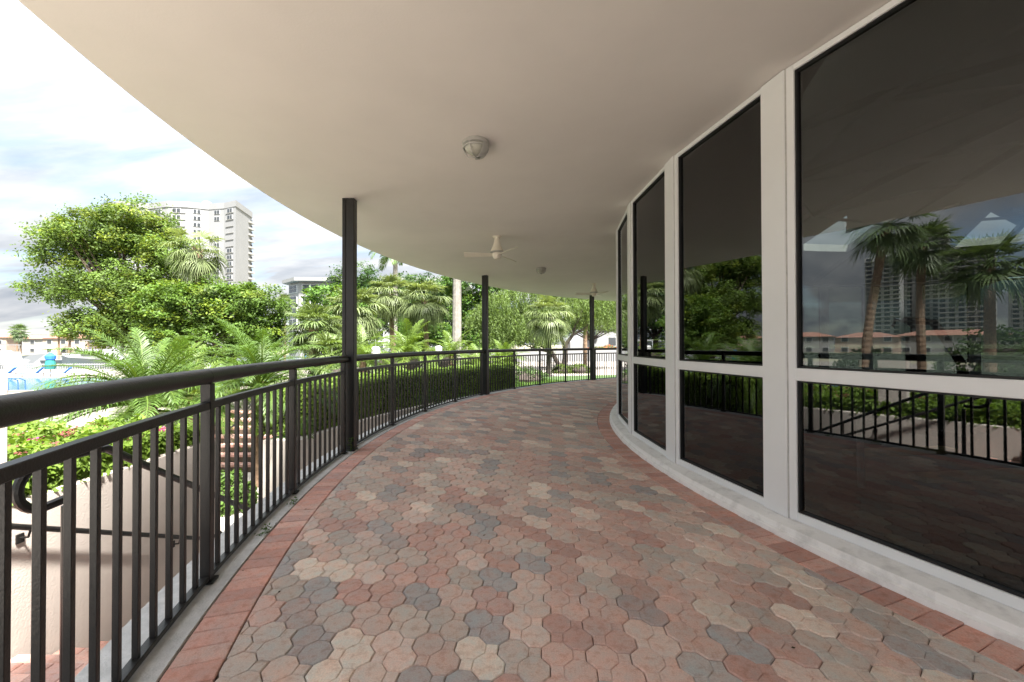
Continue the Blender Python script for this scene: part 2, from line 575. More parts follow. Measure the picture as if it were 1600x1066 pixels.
def paver_tint():
    c = np.array(random.choices([p[0] for p in PAL], [p[1] for p in PAL])[0])
    d = np.array(random.choices([p[0] for p in PAL], [p[1] for p in PAL])[0])
    w = random.random() * 0.4
    c = c * (1 - w) + d * w
    return tuple(float(x) for x in c * random.uniform(0.90, 1.10))


units = []
for i in range(-140, 141):
    for j in range(-140, 141):
        o = ORG + ea * PIT * (2 * i + j) + eb * PIT * j
        cpos = o + ea * PIT / 2
        rr = hypot(cpos[0] - CX, cpos[1] - CY)
        if rr > R_BRO + 0.16 or rr < R_BRI - 0.16:
            continue
        th = math.degrees(atan2(cpos[1] - CY, -(cpos[0] - CX)))
        if not (-46 < th < 68):
            continue
        y = cpos[1]
        if y < 0.25:
            score = 0.0
        else:
            u_ = abs(cpos[0] / y); v_ = 1.28 / y
            score = 1.0 / y ** 3 if (u_ < 1.3 and v_ < 0.92) else 0.0
        units.append((score, o, rr, th))
units.sort(key=lambda u: -u[0])
UNIT_MB = MB()
for poly, inner in CELLS:
    cell_geo(UNIT_MB, poly_ccw(poly) if poly_ccw(poly) is poly else poly, inner)
UNIT_MESHES = []
for q in range(6):
    mb = MB()
    for poly, inner in CELLS:
        cell_geo(mb, poly, inner, None, 0.0, (random.uniform(-.007, .007), random.uniform(-.007, .007)))
    me = mb.mesh('paver'); me.materials.append(M['paver'])
    UNIT_MESHES.append(me)


def clip(poly, flags, nrm, c):
    """keep nrm.p <= c; flags = set of inner edges by index, returned re-indexed"""
    out = []; fl = []
    n = len(poly)
    for i in range(n):
        a, b = poly[i], poly[(i + 1) % n]
        da, db = nrm @ a - c, nrm @ b - c
        inn = i in flags
        if da <= 0:
            out.append(a); fl.append(inn)
            if db > 0:
                out.append(a + (b - a) * (da / (da - db))); fl.append(False)
        elif db <= 0:
            out.append(a + (b - a) * (da / (da - db))); fl.append(inn)
    return out, {i for i, f in enumerate(fl) if f}


far_mb = MB()
n_obj = 0
# local x=ea, y=eb must be right handed: ea x eb = +z
MAT2 = Matrix(((ea[0], eb[0], 0, 0), (ea[1], eb[1], 0, 0), (0, 0, 1, 0), (0, 0, 0, 1)))
for score, o, rr, th in units:
    cells = []
    whole = True
    ctr = np.array([CX, CY])
    for poly, inner in CELLS:
        wp = [o + ea * p[0] + eb * p[1] for p in poly]
        rs = [hypot(*(p - ctr)) for p in wp]
        fl = set(inner)
        if max(rs) > R_BRO or min(rs) < R_BRI:
            whole = False
            mid = sum(wp) / len(wp) - ctr
            u = mid / np.hypot(*mid)
            if max(rs) > R_BRO:
                wp, fl = clip(wp, fl, u, u @ ctr + R_BRO - 0.002)
            if len(wp) >= 3 and min(hypot(*(p - ctr)) for p in wp) < R_BRI:
                wp, fl = clip(wp, fl, -u, -(u @ ctr) - R_BRI - 0.002)
            ar = abs(sum(wp[i - 1][0] * wp[i][1] - wp[i][0] * wp[i - 1][1] for i in range(len(wp)))) / 2 if len(wp) >= 3 else 0
            if ar < 2.5e-4:
                continue
        cells.append((wp, fl))
    if not cells:
        continue
    tint = paver_tint()
    z = random.uniform(-0.002, 0.002)
    if n_obj < 300 and score > 0:
        if whole:
            ob = link('paver', random.choice(UNIT_MESHES), None, terrace, (o[0], o[1], z))
            ob.rotation_euler = MAT2.to_euler()
        else:
            mb = MB()
            for wp, fl in cells:
                cell_geo(mb, [p - o for p in wp], fl)
            me = mb.mesh('paver'); me.materials.append(M['paver'])
            ob = link('paver', me, None, terrace, (o[0], o[1], z))
        ob.color = (*tint, 1)
        n_obj += 1
    else:
        for wp, fl in cells:
            cell_geo(far_mb, wp, fl, tint, z)
ob = part('paver_field', far_mb, M['paver_far'], terrace)
ob['kind'] = 'stuff'

# ---- soldier courses of red brick along both edges
def brick_mesh(w, l, taper=0.0):
    mb = MB()
    g_ = 0.0016
    x, y = w / 2 - g_, l / 2 - g_
    c = 0.004
    vs = [(-x, -y, -0.016), (x, -y, -0.016), (x, y, -0.016), (-x, y, -0.016), (-x, -y, -0.004), (x, -y, -0.004), (x, y, -0.004), (-x, y, -0.004),
          (-x + c, -y + c, 0), (x - c, -y + c, 0), (x - c, y - c, 0), (-x + c, y - c, 0)]
    fs = [(8, 9, 10, 11)]
    for k in (0, 4):
        for i in range(4):
            j = (i + 1) % 4
            fs.append((k + i, k + j, k + 4 + j, k + 4 + i))
    mb.add(vs, fs)
    me = mb.mesh('brick'); me.materials.append(M['paver'])
    return me


def brick_tint():
    c = np.array(random.choice([(0.57, 0.345, 0.285), (0.61, 0.39, 0.33), (0.54, 0.33, 0.28), (0.63, 0.43, 0.365), (0.53, 0.355, 0.31)]))
    return (*[float(x) for x in c * random.uniform(0.88, 1.12)], 1)


for (r0, r1, a0, a1) in ((R_BRO, R_BRICK, -24, 66), (R_PL, R_BRI, -34, 30)):
    rm = (r0 + r1) / 2
    st = math.degrees(0.1035 / rm)
    meshes = [brick_mesh(0.1035 + random.uniform(-.001, .001), r1 - r0 + random.uniform(-.003, .001)) for _ in range(4)]
    a = a0
    while a < a1:
        p = P(a, rm, random.uniform(-0.003, 0.002))
        b = link('brick', random.choice(meshes), None, terrace, p)
        b.rotation_euler = (random.uniform(-.008, .008), random.uniform(-.02, .02), atan2(p.y - CY, p.x - CX) + pi / 2 + random.uniform(-.012, .012))
        b.color = brick_tint()
        a += st

# ================================================================ THE BUILDING
bld = thing('curved_building', (CX, CY, 0), 'curved white building with a ring of tall dark tinted windows under a deep beige canopy', 'building')
ZC_IN, ZC_OUT = 3.185, 3.04
g = MB(); arc_ring(g, [(8.04, ZC_IN), (R_EAVE, ZC_OUT), (R_EAVE, ZC_OUT + 0.55), (8.04, ZC_OUT + 0.62)], -75, 125, 1.0)
canopy = part('canopy', g, M['stucco'], bld)
# plinth
g = MB(); arc_ring(g, [(R_PL, -0.012), (R_PL - 0.004, 0.028), (R_PL - 0.022, 0.036), (R_PL - 0.030, 0.072), (R_PL - 0.10, 0.090), (8.02, 0.095), (8.02, -0.012)], -75, 125, 0.75)
part('plinth', g, M['plinth'], bld)

BAY = 9.05
J0 = -16.04
GZ0, GZT0, GZT1, GZ1 = 0.15, 1.035, 1.118, 3.135


def bay_box(mb, a, b, x0, x1, y0, y1, z0, z1, bev=0.003):
    """box in the frame of the chord from angle a to b: x along the chord from a, y outward from the chord"""
    pa, pb = P(a, R_WALL), P(b, R_WALL)
    t = (pb - pa); L_ = t.length; t = t / L_
    n = Vector((t.y, -t.x, 0))
    if n.dot(pa - Vector((CX, CY, 0))) < 0:
        n = -n
    c = pa + t * (x0 + x1) / 2 + n * (y0 + y1) / 2
    rz = atan2(t.y, t.x)
    mb.bbox((c.x, c.y, (z0 + z1) / 2), (x1 - x0, y1 - y0, z1 - z0), rz, bev)
    return mb


for k in range(-5, 16):
    a, b = J0 + BAY * k, J0 + BAY * (k + 1)
    L_ = 2 * R_WALL * sin(R(BAY / 2))
    fx, mw = 0.052, 0.205                     # frame strip by the joint, wide cover at the other end
    # wide flat mullion cover
    g = MB(); bay_box(g, a, b, 0.007, mw, -0.10, 0.012, 0.092, ZC_IN - 0.012)
    part('mullion', g, M['white_frame'], bld)
    if k < 12:
        g = MB(); bay_box(g, a, b, 0.0, 0.007, -0.06, 0.004, 0.092, ZC_IN - 0.012, 0.001)
        part('sealant_joint', g, M['curb'], bld)
    # window: frame, transom, gaskets, two panes
    g = MB()
    bay_box(g, a, b, L_ - fx, L_, -0.09, 0.0, 0.093, ZC_IN - 0.010)
    bay_box(g, a, b, mw, L_ - fx, -0.09, -0.001, 0.093, GZ0)
    bay_box(g, a, b, mw, L_ - fx, -0.09, -0.001, GZ1, ZC_IN - 0.010)
    w = part('window', g, M['white_frame'], bld)
    g = MB(); bay_box(g, a, b, mw, L_ - fx, -0.085, 0.006, GZT0, GZT1)
    part('transom', g, M['white_frame'], w)
    gk = 0.012
    g = MB()
    for (z0, z1) in ((GZ0, GZT0), (GZT1, GZ1)):
        bay_box(g, a, b, mw, mw + gk, -0.06, -0.012, z0, z1, 0.001)
        bay_box(g, a, b, L_ - fx - gk, L_ - fx, -0.06, -0.012, z0, z1, 0.001)
        bay_box(g, a, b, mw + gk, L_ - fx - gk, -0.06, -0.013, z0, z0 + gk, 0.001)
        bay_box(g, a, b, mw + gk, L_ - fx - gk, -0.06, -0.013, z1 - gk, z1, 0.001)
    part('gasket', g, M['gasket'], w)
    for (z0, z1) in ((GZ0, GZT0), (GZT1, GZ1)):
        g = MB(); bay_box(g, a, b, mw + gk - .004, L_ - fx - gk + .004, -0.042, -0.034, z0 + gk - .004, z1 - gk + .004, 0.0001)
        part('pane', g, M['glass'], w)
# back wall of the room, cone ceiling with clerestory openings, beams
g = MB()
for k in range(16, 35):
    a, b = J0 + BAY * k, J0 + BAY * (k + 1)
    if k % 3 == 0:
        bay_box(g, a, b, 0, 1.3, -0.2, 0, 0.0, 0.9); bay_box(g, a, b, 0, 1.3, -0.2, 0, 2.4, 3.5); bay_box(g, a, b, 0, 0.2, -0.2, 0, 0.9, 2.4)
    else:
        bay_box(g, a, b, 0, 1.3, -0.2, 0, 0.0, 3.5)
part('back_wall', g, M['int_ceiling'], bld)
g = MB()
NS = 48
rings = [(8.02, 3.40), (6.6, 3.95), (5.2, 4.5), (2.5, 5.3), (0.05, 5.9)]
open_cells = {(1, 4): 0, (1, 10): 1, (1, 11): 0, (1, 15): 1, (1, 16): 0}
for ir in range(len(rings) - 1):
    for s_ in range(NS):
        a, b = 360 / NS * s_, 360 / NS * (s_ + 1)
        (r0, z0), (r1, z1) = rings[ir], rings[ir + 1]
        if (ir, s_) in open_cells:                # gabled clerestory opening: half of the bay is open
            tri = [P(a, r0, z0), P(b, r0, z0), P(a if open_cells[(ir, s_)] else b, r1, z1)]
            tri2 = [P(a, r1, z1), P(b, r1, z1), P(b if open_cells[(ir, s_)] else a, (r0 * .45 + r1 * .55), (z0 * .45 + z1 * .55))]
            g.add(tri2, [(0, 2, 1)])
            continue
        g.add([P(a, r0, z0), P(b, r0, z0), P(b, r1, z1), P(a, r1, z1), P(a, r0, z0 + .2), P(b, r0, z0 + .2), P(b, r1, z1 + .2), P(a, r1, z1 + .2)],
              [(0, 1, 2, 3), (7, 6, 5, 4), (0, 4, 5, 1), (1, 5, 6, 2), (2, 6, 7, 3), (3, 7, 4, 0)])
part('roof', g, M['int_ceiling'], bld)
g = MB(); arc_ring(g, [(8.04, 3.19), (8.04, 3.62), (7.96, 3.62), (7.96, 3.19)], 0, 360, 3, True, False)
part('ring_beam', g, M['int_ceiling'], bld)
for s_ in range(0, NS, 4):
    a = 360 / NS * s_
    g = MB(); g.tube([P(a, 7.9, 3.30), P(a, 5.2, 4.36), P(a, 0.2, 5.7)], 0.07, 4)
    part('beam', g, M['int_dark'], bld)
for s_ in range(0, NS, 4):
    a, b = 360 / NS * s_, 360 / NS * (s_ + 4)
    g = MB(); g.tube([P(a, 5.2, 4.30), P(b, 5.2, 4.30)], 0.04, 4); g.tube([P(a, 2.8, 3.9), P(b, 5.2, 4.30)], 0.03, 4)
    part('tie_rod', g, M['int_ceiling'], bld)
g = MB(); g.add([P(a * 7.5, 8.02, 0.02) for a in range(48)], [tuple(range(47, -1, -1))])
struct('interior_floor', g, M['carpet'])

# gym gear and two raised yellow floor strips seen dimly through the tinted glass
for (c, lab) in (((4.45, 4.63, 0.045), 'raised yellow strip on the dark floor behind the glass, farther of two'), ((4.4, 3.79, 0.045), 'raised yellow strip on the dark floor behind the glass, nearer of two')):
    g = MB(); g.bbox((0, 0, 0), (1.35, 0.16, 0.05), 0.12, 0.006)
    o = link('floor_strip', g.mesh('floor_strip'), M['strip_yellow'], None, c)
    tag(o, lab, 'floor_strip', 'yellow strips on the room floor')


def gym_machine(x, y, rz, label, s=1.0):
    t = thing('exercise_machine', (x, y, 0.02), label, 'exercise machine', 'exercise machines in the room')
    t.rotation_euler = (0, 0, rz)
    g = MB(); g.bbox((0, 0, .06), (1.1, .12, .08)); g.bbox((-.5, 0, .06), (.1, .6, .08)); g.bbox((.5, 0, .06), (.1, .6, .08)); link('base', g.mesh('base'), M['rubber'], t)
    g = MB(); g.tube([(-.5, 0, .1), (-.45, 0, 1.0 * s), (-.2, 0, 1.55 * s), (.1, 0, 1.6 * s)], .05, 8); link('mast', g.mesh('mast'), M['rubber'], t)
    g = MB(); g.bbox((.25, 0, .55), (.45, .32, .1), 0, .03); link('seat', g.mesh('seat'), M['rubber'], t)
    g = MB(); g.bbox((-.02, 0, 1.0), (.12, .4, .75), 0, .04); link('back_pad', g.mesh('back_pad'), M['rubber'], t)
    g = MB()
    for k in range(8):
        g.bbox((-.62, 0, .2 + k * .09), (.18, .36, .075), 0, .006)
    link('weight_stack', g.mesh('weight_stack'), M['rubber'], t)
    g = MB(); g.tube([(.1, -.4, 1.5 * s), (.15, -.15, 1.6 * s), (.15, .15, 1.6 * s), (.1, .4, 1.5 * s)], .022, 6); link('handlebar', g.mesh('handlebar'), M['chrome'], t)
    g = MB(); g.tube([(.25, 0, .5), (.35, 0, .25), (.5, 0, .1)], .04, 6); link('strut', g.mesh('strut'), M['rubber'], t)


gym_machine(3.6, 6.6, 0.6, 'dark exercise machine with seat and weight stack behind the second glass panel')
gym_machine(5.6, 5.6, 2.1, 'dark exercise machine further into the room behind the widest glass panel')
g = MB(); g.tube([(3.05, 3.52, 0.02), (3.11, 3.6, .33), (3.22, 3.72, .6), (3.4, 3.9, .86), (3.6, 4.15, 1.0)], .028, 8)
g.smooth = True
tag(link('bent_tube', g.mesh('bent_tube'), M['lamp_white']), 'bent pale grey tube rising from the dark floor behind the nearest glass panel', 'tube')

# ================================================================ COLUMNS, RAILING
COLS = [-27.7, -0.45, 27.2, 54.3]
for a, lab in zip(COLS, ('black square column on the terrace edge beside the camera', 'tall black square column nearest along the railing', 'middle black square column on the railing line by a pale palm trunk', 'farthest black square column at the far end of the railing')):
    p = P(a, R_RAIL - 0.01)
    rz = atan2(p.y - CY, p.x - CX)
    c = thing('column', p, lab, 'column', 'black columns along the terrace edge')
    zt = ZC_IN + (ZC_OUT - ZC_IN) * (R_RAIL - 8.04) / (R_EAVE - 8.04)
    g = MB(); g.bbox((p.x, p.y, zt / 2 + 0.004), (0.145, 0.105, zt), rz, 0.006)
    part('shaft', g, M['black_column'], c)
    q = Vector((cos(rz), sin(rz), 0)); tt = Vector((-q.y, q.x, 0))
    g = MB()
    for s in (-1, 1):
        cc = p + q * 0.035 + tt * s * 0.056
        g.box((cc.x, cc.y, zt / 2), (0.010, 0.012, zt - 0.02), rz)
    part('edge_bead', g, M['black_column'], c)
    g = MB(); g.bbox((p.x, p.y, 0.006), (0.17, 0.13, 0.016), rz, 0.003)
    part('base_plate', g, M['black_column'], c)

rail = thing('railing', P(0, R_RAIL), 'curved black metal railing with round handrail and square balusters along the terrace edge', 'railing')
posts = [-59.6, -53.1, -46.7, -40.2, -34.0, -28.55, -26.85, -20.36, -13.9, -7.44, -1.25, 0.35, 6.92, 13.45, 20.11, 26.3, 27.95, 34.5, 40.99, 47.55, 53.4, 55.1, 61.5, 68]


def member(name, a, b, r, z, w, h):
    g = MB()
    arc_ring(g, [(r - w / 2, z - h / 2 + .003), (r - w / 2 + .003, z - h / 2), (r + w / 2 - .003, z - h / 2), (r + w / 2, z - h / 2 + .003), (r + w / 2, z + h / 2 - .003), (r + w / 2 - .003, z + h / 2), (r - w / 2 + .003, z + h / 2), (r - w / 2, z + h / 2 - .003)], a, b, 0.5)
    part(name, g, M['black'], rail)


post_mb = MB(); post_mb.bbox((0, 0, 0.536), (0.05, 0.05, 1.072), 0, 0.003); post_mb.bbox((0, 0, 0.006), (0.085, 0.075, 0.012), 0, 0.002)
post_me = post_mb.mesh('post'); post_me.materials.append(M['black'])
bal_mb = MB(); bal_mb.bbox((0, 0, 0.486), (0.0215, 0.0215, 0.894), 0, 0.0015)
bal_me = bal_mb.mesh('baluster'); bal_me.materials.append(M['black'])


def put(me, name, a):
    p = P(a, R_RAIL)
    o = link(name, me, None, rail, p - rail.location)
    o.rotation_euler = (0, 0, atan2(p.y - CY, p.x - CX))
    return o


hp = math.degrees(0.025 / R_RAIL)
for i, a in enumerate(posts):
    put(post_me, 'post', a)
    if i + 1 < len(posts):
        b = posts[i + 1]
        if any(a < c < b and b - a < 2.2 for c in COLS):
            continue
        member('lower_rail', a + hp, b - hp, R_RAIL, 0.953, 0.042, 0.040)
        member('bottom_rail', a + hp, b - hp, R_RAIL, 0.026, 0.042, 0.026)
        n = max(1, round((b - a) / 0.597))
        for k in range(1, n):
            put(bal_me, 'baluster', a + (b - a) * k / n)
bounds = [-62] + COLS + [69]
for i in range(len(bounds) - 1):
    a = bounds[i] + (0.27 if i else 0); b = bounds[i + 1] - (0.27 if i + 1 < len(bounds) - 1 else 0)
    # joints every two bays
    n = max(1, round((b - a) / 13.2))
    for k in range(n):
        aa, bb = a + (b - a) * k / n, a + (b - a) * (k + 1) / n
        g = MB()
        pr = [(R_RAIL + 0.042 * cos(t * pi / 8), 1.112 + 0.042 * sin(t * pi / 8)) for t in range(16)]
        arc_ring(g, pr, aa + 0.006, bb - 0.006, 0.5)
        part('handrail', g, M['black'], rail, smooth=True)

# ================================================================ CEILING FITTINGS
def ceil_z(r):
    return ZC_IN + (ZC_OUT - ZC_IN) * (r - 8.04) / (R_EAVE - 8.04)


def fan(a, label):
    r = 10.16
    p = P(a, r, ceil_z(r) + 0.004)
    t = thing('ceiling_fan', p, label, 'ceiling fan', 'ceiling fans under the canopy')
    z = p.z
    g = MB(); g.lathe([(.075, 0), (.078, -.012), (.05, -.03), (.045, -.06), (.062, -.14), (.105, -.24), (.112, -.262), (.098, -.275)], p, 28)
    part('housing', g, M['cream'], t, True)
    g = MB(); g.lathe([(.112, -.262), (.116, -.270), (.116, -.282), (.098, -.290)], p, 28)
    part('trim_ring', g, M['grey_metal'], t, True)
    g = MB(); g.lathe([(.085, -.285), (.078, -.34), (.055, -.385), (.03, -.395)], p, 28)
    part('hub', g, M['cream'], t, True)
    for k in range(3):
        th = pi + 0.03 + k * 2 * pi / 3
        d = Vector((cos(th), sin(th), 0)); s = Vector((-d.y, d.x, 0))
        c = Vector(p) + Vector((0, 0, -.312))
        tl = 0.022
        g = MB()
        A = [c + d * .06 + s * .045 + Vector((0, 0, tl * .6)), c + d * .06 - s * .045 - Vector((0, 0, tl * .6)), c + d * .56 - s * .075 - Vector((0, 0, tl)), c + d * .56 + s * .06 + Vector((0, 0, tl))]
        A += [q + Vector((0, 0, -.009)) for q in A]
        g.add(A, [(0, 1, 2, 3), (7, 6, 5, 4), (0, 4, 5, 1), (1, 5, 6, 2), (2, 6, 7, 3), (3, 7, 4, 0)])
        part('blade', g, M['cream'], t)


fan(-24.0, 'cream ceiling fan on the canopy nearest the viewer, overhead')
fan(10.2, 'cream three-blade ceiling fan between the two caged ceiling lights')
fan(44.3, 'farthest cream ceiling fan, hanging by the far black column')


def bulkhead(a, label):
    r = 10.17
    p = P(a, r, ceil_z(r) + 0.004)
    t = thing('bulkhead_light', p, label, 'ceiling light', 'round bulkhead lights on the canopy')
    g = MB(); g.lathe([(.118, 0), (.122, -.012), (.120, -.034), (.108, -.042), (.100, -.042)], p, 32)
    part('housing', g, M['grey_metal'], t, True)
    g = MB(); g.lathe([(.100 * cos(k * pi / 16), -.042 - .078 * sin(k * pi / 16)) for k in range(8)], p, 28)
    part('lamp_glass', g, M['frost'], t, True)
    g = MB()
    tor = [(p.x + .112 * cos(k * pi / 12), p.y + .112 * sin(k * pi / 12), p.z - .06) for k in range(25)]
    g.tube(tor, .0075, 6, False)
    part('guard_ring', g, M['grey_metal'], t, True)
    # half hood that shades the side towards the wall
    g = MB(); vs = []; n = 15
    for k in range(n):
        th = -0.9 + 2.6 * k / (n - 1)
        for (rr, zz) in ((.119, -.04), (.114, -.085), (.085, -.125), (.045, -.138), (.045, -.133), (.081, -.120), (.108, -.083), (.112, -.04)):
            vs.append((p.x + rr * cos(th), p.y + rr * sin(th), p.z + zz))
    fs = []
    for k in range(n - 1):
        for j in range(8):
            l = (j + 1) % 8
            fs.append((k * 8 + j, k * 8 + l, k * 8 + 8 + l, k * 8 + 8 + j))
    fs.append(tuple(range(8))); fs.append(tuple(range((n - 1) * 8 + 7, (n - 1) * 8 - 1, -1)))
    g.add(vs, fs)
    part('hood', g, M['grey_metal'], t, True)
    for k in range(4):
        th = 1.2 + k * pi / 2
        g = MB(); g.tube([(p.x + .112 * cos(th), p.y + .112 * sin(th), p.z - .03), (p.x + .112 * cos(th), p.y + .112 * sin(th), p.z - .075), (p.x + .08 * cos(th), p.y + .08 * sin(th), p.z - .125), (p.x, p.y, p.z - .142)], .0055, 6)
        part('guard_bar', g, M['grey_metal'], t, True)


bulkhead(-7.8, 'round caged ceiling light nearest the viewer, alone on the bare canopy')
bulkhead(27.2, 'smaller looking round ceiling light between the two far ceiling fans')
#PART2
# ================================================================ STAIR, PLANTER AND LOWER LANDING LEFT OF THE TERRACE
RISE, TREAD, SY0 = 0.165, 0.29, 1.24
NST = 9
stairs = None
g = MB()
for k in range(NST):
    z = -RISE * (k + 1)
    y0 = SY0 + TREAD * k
    g.box((-2.4, y0 + TREAD / 2, (z - 0.062 - 2.1) / 2), (2.5, TREAD - 0.001, 2.1 + z - 0.062))
stairs = struct('stairs', g, M['bed'], 'brick stair running down between the beige planter wall and the terrace')
brick_flat = [brick_mesh(0.098, 0.198) for _ in range(1)]
tread_me = []
for _ in range(3):
    mb = MB(); mb.bbox((0, 0, -0.03), (0.196, 0.094, 0.06), 0, 0.005)
    me = mb.mesh('brick'); me.materials.append(M['paver']); tread_me.append(me)
for k in range(NST):
    z = -RISE * (k + 1)
    y0 = SY0 + TREAD * k
    for row in range(3):
        x = -3.64 + (0.1 if row % 2 else 0.0) + 0.1
        while x < -1.75:
            b = link('brick', random.choice(tread_me), None, stairs, (x, y0 + 0.048 + row * 0.0965, z + random.uniform(-.002, .002)))
            b.rotation_euler = (0, 0, random.uniform(-.01, .01))
            b.color = brick_tint()
            x += 0.2
g = MB(); g.add([(-3.65, -9, -0.01), (-1.2, -9, -0.01), (-1.2, SY0, -0.01), (-3.65, SY0, -0.01)], [(0, 1, 2, 3)])
g.add([(-3.65, SY0, -0.01), (-1.2, SY0, -0.01), (-1.2, SY0, -RISE * 1.0 - .06), (-3.65, SY0, -RISE * 1.0 - .06)], [(3, 2, 1, 0)])
struct('upper_landing', g, M['pale'])
LZ = -RISE * NST - 0.03
g = MB(); g.box((-4.0, 6.35, (LZ - 2.1) / 2), (8.0, 5.0, 2.1 + LZ))
struct('lower_landing', g, M['pale'])

pl = thing('planter', (-4.9, 2.5, -2.03), 'long beige stucco planter wall beside the brick stair', 'planter')
g = MB(); g.bbox((-3.80, 0.1, -0.95), (0.26, 9.8, 2.16), 0, 0.02)
part('wall', g, M['wall_beige'], pl)
g = MB(); g.bbox((-5.1, 4.87, -0.95), (2.33, 0.26, 2.155), 0, 0.02); g.bbox((-6.38, 0.1, -0.95), (0.22, 9.8, 2.15), 0, 0.02)
part('back_wall', g, M['wall_beige'], pl)
g = MB(); g.add([(-6.3, -4.8, 0.02), (-3.9, -4.8, 0.02), (-3.9, 4.78, 0.02), (-6.3, 4.78, 0.02)], [(0, 1, 2, 3)])
part('soil', g, M['soil'], pl)
g = MB(); g.bbox((-3.905, 2.80, 0.57), (0.36, 0.36, 0.98), 0, 0.012)
tag(link('pillar', g.mesh('pillar'), M['wall_beige']), 'square beige pillar standing on the planter at the near end of the flower bed', 'pillar')

# hand rail on the planter wall, with brackets
wr = thing('wall_handrail', (-3.6, 2.2, 0.3), 'thin black handrail on brackets along the beige planter wall', 'handrail')
g = MB(); g.tube([(-3.58, 0.9, 0.90), (-3.58, 1.2, 0.88), (-3.58, 4.75, -1.0), (-3.58, 4.95, -1.02)], 0.021, 10)
part('tube', g, M['black'], wr, True)
for y in (1.6, 3.0, 4.35):
    z = 0.88 - (y - 1.2) * (1.88 / 3.55)
    g = MB(); g.tube([(-3.665, y, z - .075), (-3.60, y, z - .07), (-3.585, y, z - .02)], 0.008, 6); g.bbox((-3.663, y, z - .08), (.012, .05, .07))
    part('bracket', g, M['black'], wr)
# free standing hand rail with the curled end
sr = thing('stair_handrail', (-2.25, 2.0, -0.4), 'black stair handrail with a rounded loop end just outside the railing', 'handrail')
loop = []
for k in range(13):
    t = pi * k / 12
    loop.append((-2.23, 1.92 - 0.105 * sin(t), 0.575 - 0.105 * cos(pi - t) * -1 if False else 0.615 + 0.105 * cos(t)))
loop = loop[::-1]
pts = [(-2.235, 2.02, 0.515)] + loop + [(-2.235, 2.10, 0.722), (-2.24, 2.22, 0.715), (-2.27, 2.36, 0.63), (-2.62, 4.13, -0.44), (-2.72, 4.6, -0.70), (-2.74, 4.85, -0.70)]
g = MB(); g.tube(pts, 0.021, 10)
part('tube', g, M['black'], sr, True)
for (x, y, zt) in ((-2.235, 2.02, 0.48), (-2.44, 3.22, 0.10), (-2.70, 4.5, -0.66)):
    zb = -RISE * max(0, min(NST, int((y - SY0) / TREAD) + 1))
    g = MB(); g.tube([(x, y, zb), (x, y, zt)], 0.019, 8)
    part('post', g, M['black'], sr, True)

# brick steps rising on the far side of the landing
fs_ = MB()
for k in range(7):
    fs_.box((-6.3, 8.9 + 0.25 * k + 0.9, (LZ + 0.155 * (k + 1) - 0.062 - 2.1) / 2), (3.6, 1.8 - 0.001 * k, 2.1 + LZ + 0.155 * (k + 1) - 0.062))
steps = struct('garden_steps', fs_, M['soil'], 'brick garden steps rising behind the small palm, seen between the balusters')
for k in range(7):
    zt = LZ + 0.155 * (k + 1)
    x = -8.0
    while x < -4.6:
        b = link('brick', random.choice(tread_me), None, steps, (x, 8.9 + 0.25 * k + 0.1, zt)); b.rotation_euler = (0, 0, pi / 2); b.scale = (1, 2.0, 1)
        b.color = brick_tint()
        x += 0.2
for x in (-4.6, -6.2):
    hr = thing('step_handrail', (x, 9.5, -1.2), 'thin dark handrail on the brick garden steps, ' + ('beside the hedge wall' if x > -5 else 'in the middle of the flight'), 'handrail', 'handrails on the garden steps')
    g = MB(); g.tube([(x, 8.7, LZ + .7), (x, 8.7, LZ + .95), (x, 8.95, LZ + 1.0), (x, 10.5, LZ + 2.0), (x, 10.8, LZ + 2.0), (x, 10.8, LZ + 1.75)], .02, 8)
    part('tube', g, M['black'], hr, True)
    for y, z in ((8.75, LZ + .95), (10.5, LZ + 2.0)):
        g = MB(); g.tube([(x, y, z), (x, y, z - .95)], .016, 6)
        part('post', g, M['black'], hr, True)

# ================================================================ GARDEN LEVEL
g = MB(); g.box((-7.0, 22.0, -1.25), (5.4, 22.9, 1.6))
struct('garden_path', g, M['path'])
g = MB(); g.add([(-9.68, 12.6, -.446), (-4.32, 12.6, -.446), (-4.32, 33.4, -.446), (-9.68, 33.4, -.446)], [(0, 1, 2, 3)])
struct('garden_bed', g, M['grass'])


def gz(r):
    return -0.45 if r < 17 else max(-0.72, -0.45 - (r - 17) * 0.06)


rs = [13.95, 15.2, 17, 19, 22, 30, 60, 140]
ths = list(range(9, 112, 3))
g = MB()
def rmax(t):
    return min(140.0, (CX + 4.5) / max(.05, cos(R(t)))) if t < 86 else 140.0


vs = []
for t in ths:
    for r in rs:
        q = min(r, rmax(t))
        vs.append(P(t, q, gz(q)))
edge_pts = [P(t, rmax(t), gz(rmax(t))) for t in ths if t < 86]
nr = len(rs)
g.add(vs, [(i * nr + j, i * nr + j + 1, (i + 1) * nr + j + 1, (i + 1) * nr + j) for i in range(len(ths) - 1) for j in range(nr - 1)])
lawn = struct('lawn', g, M['grass'])
g = MB(); arc_ring(g, [(13.72, -2.1), (13.72, -0.42), (13.94, -0.42), (13.94, -2.1)], 9, 70, 1.5)
rw = thing('retaining_wall', P(9, 13.8, -2), 'low beige retaining wall under the clipped hedge', 'wall')
part('wall', g, M['wall_beige'], rw)
g = MB(); g.add([Vector((p.x, p.y, p.z)) for p in edge_pts] + [Vector((p.x, p.y, -2.1)) for p in edge_pts] + [Vector((p.x + .2, p.y, p.z)) for p in edge_pts] + [Vector((p.x + .2, p.y, -2.1)) for p in edge_pts],
                [(i, i + 1, len(edge_pts) + i + 1, len(edge_pts) + i) for i in range(len(edge_pts) - 1)] + [(3 * len(edge_pts) + i, 3 * len(edge_pts) + i + 1, 2 * len(edge_pts) + i + 1, 2 * len(edge_pts) + i) for i in range(len(edge_pts) - 1)])
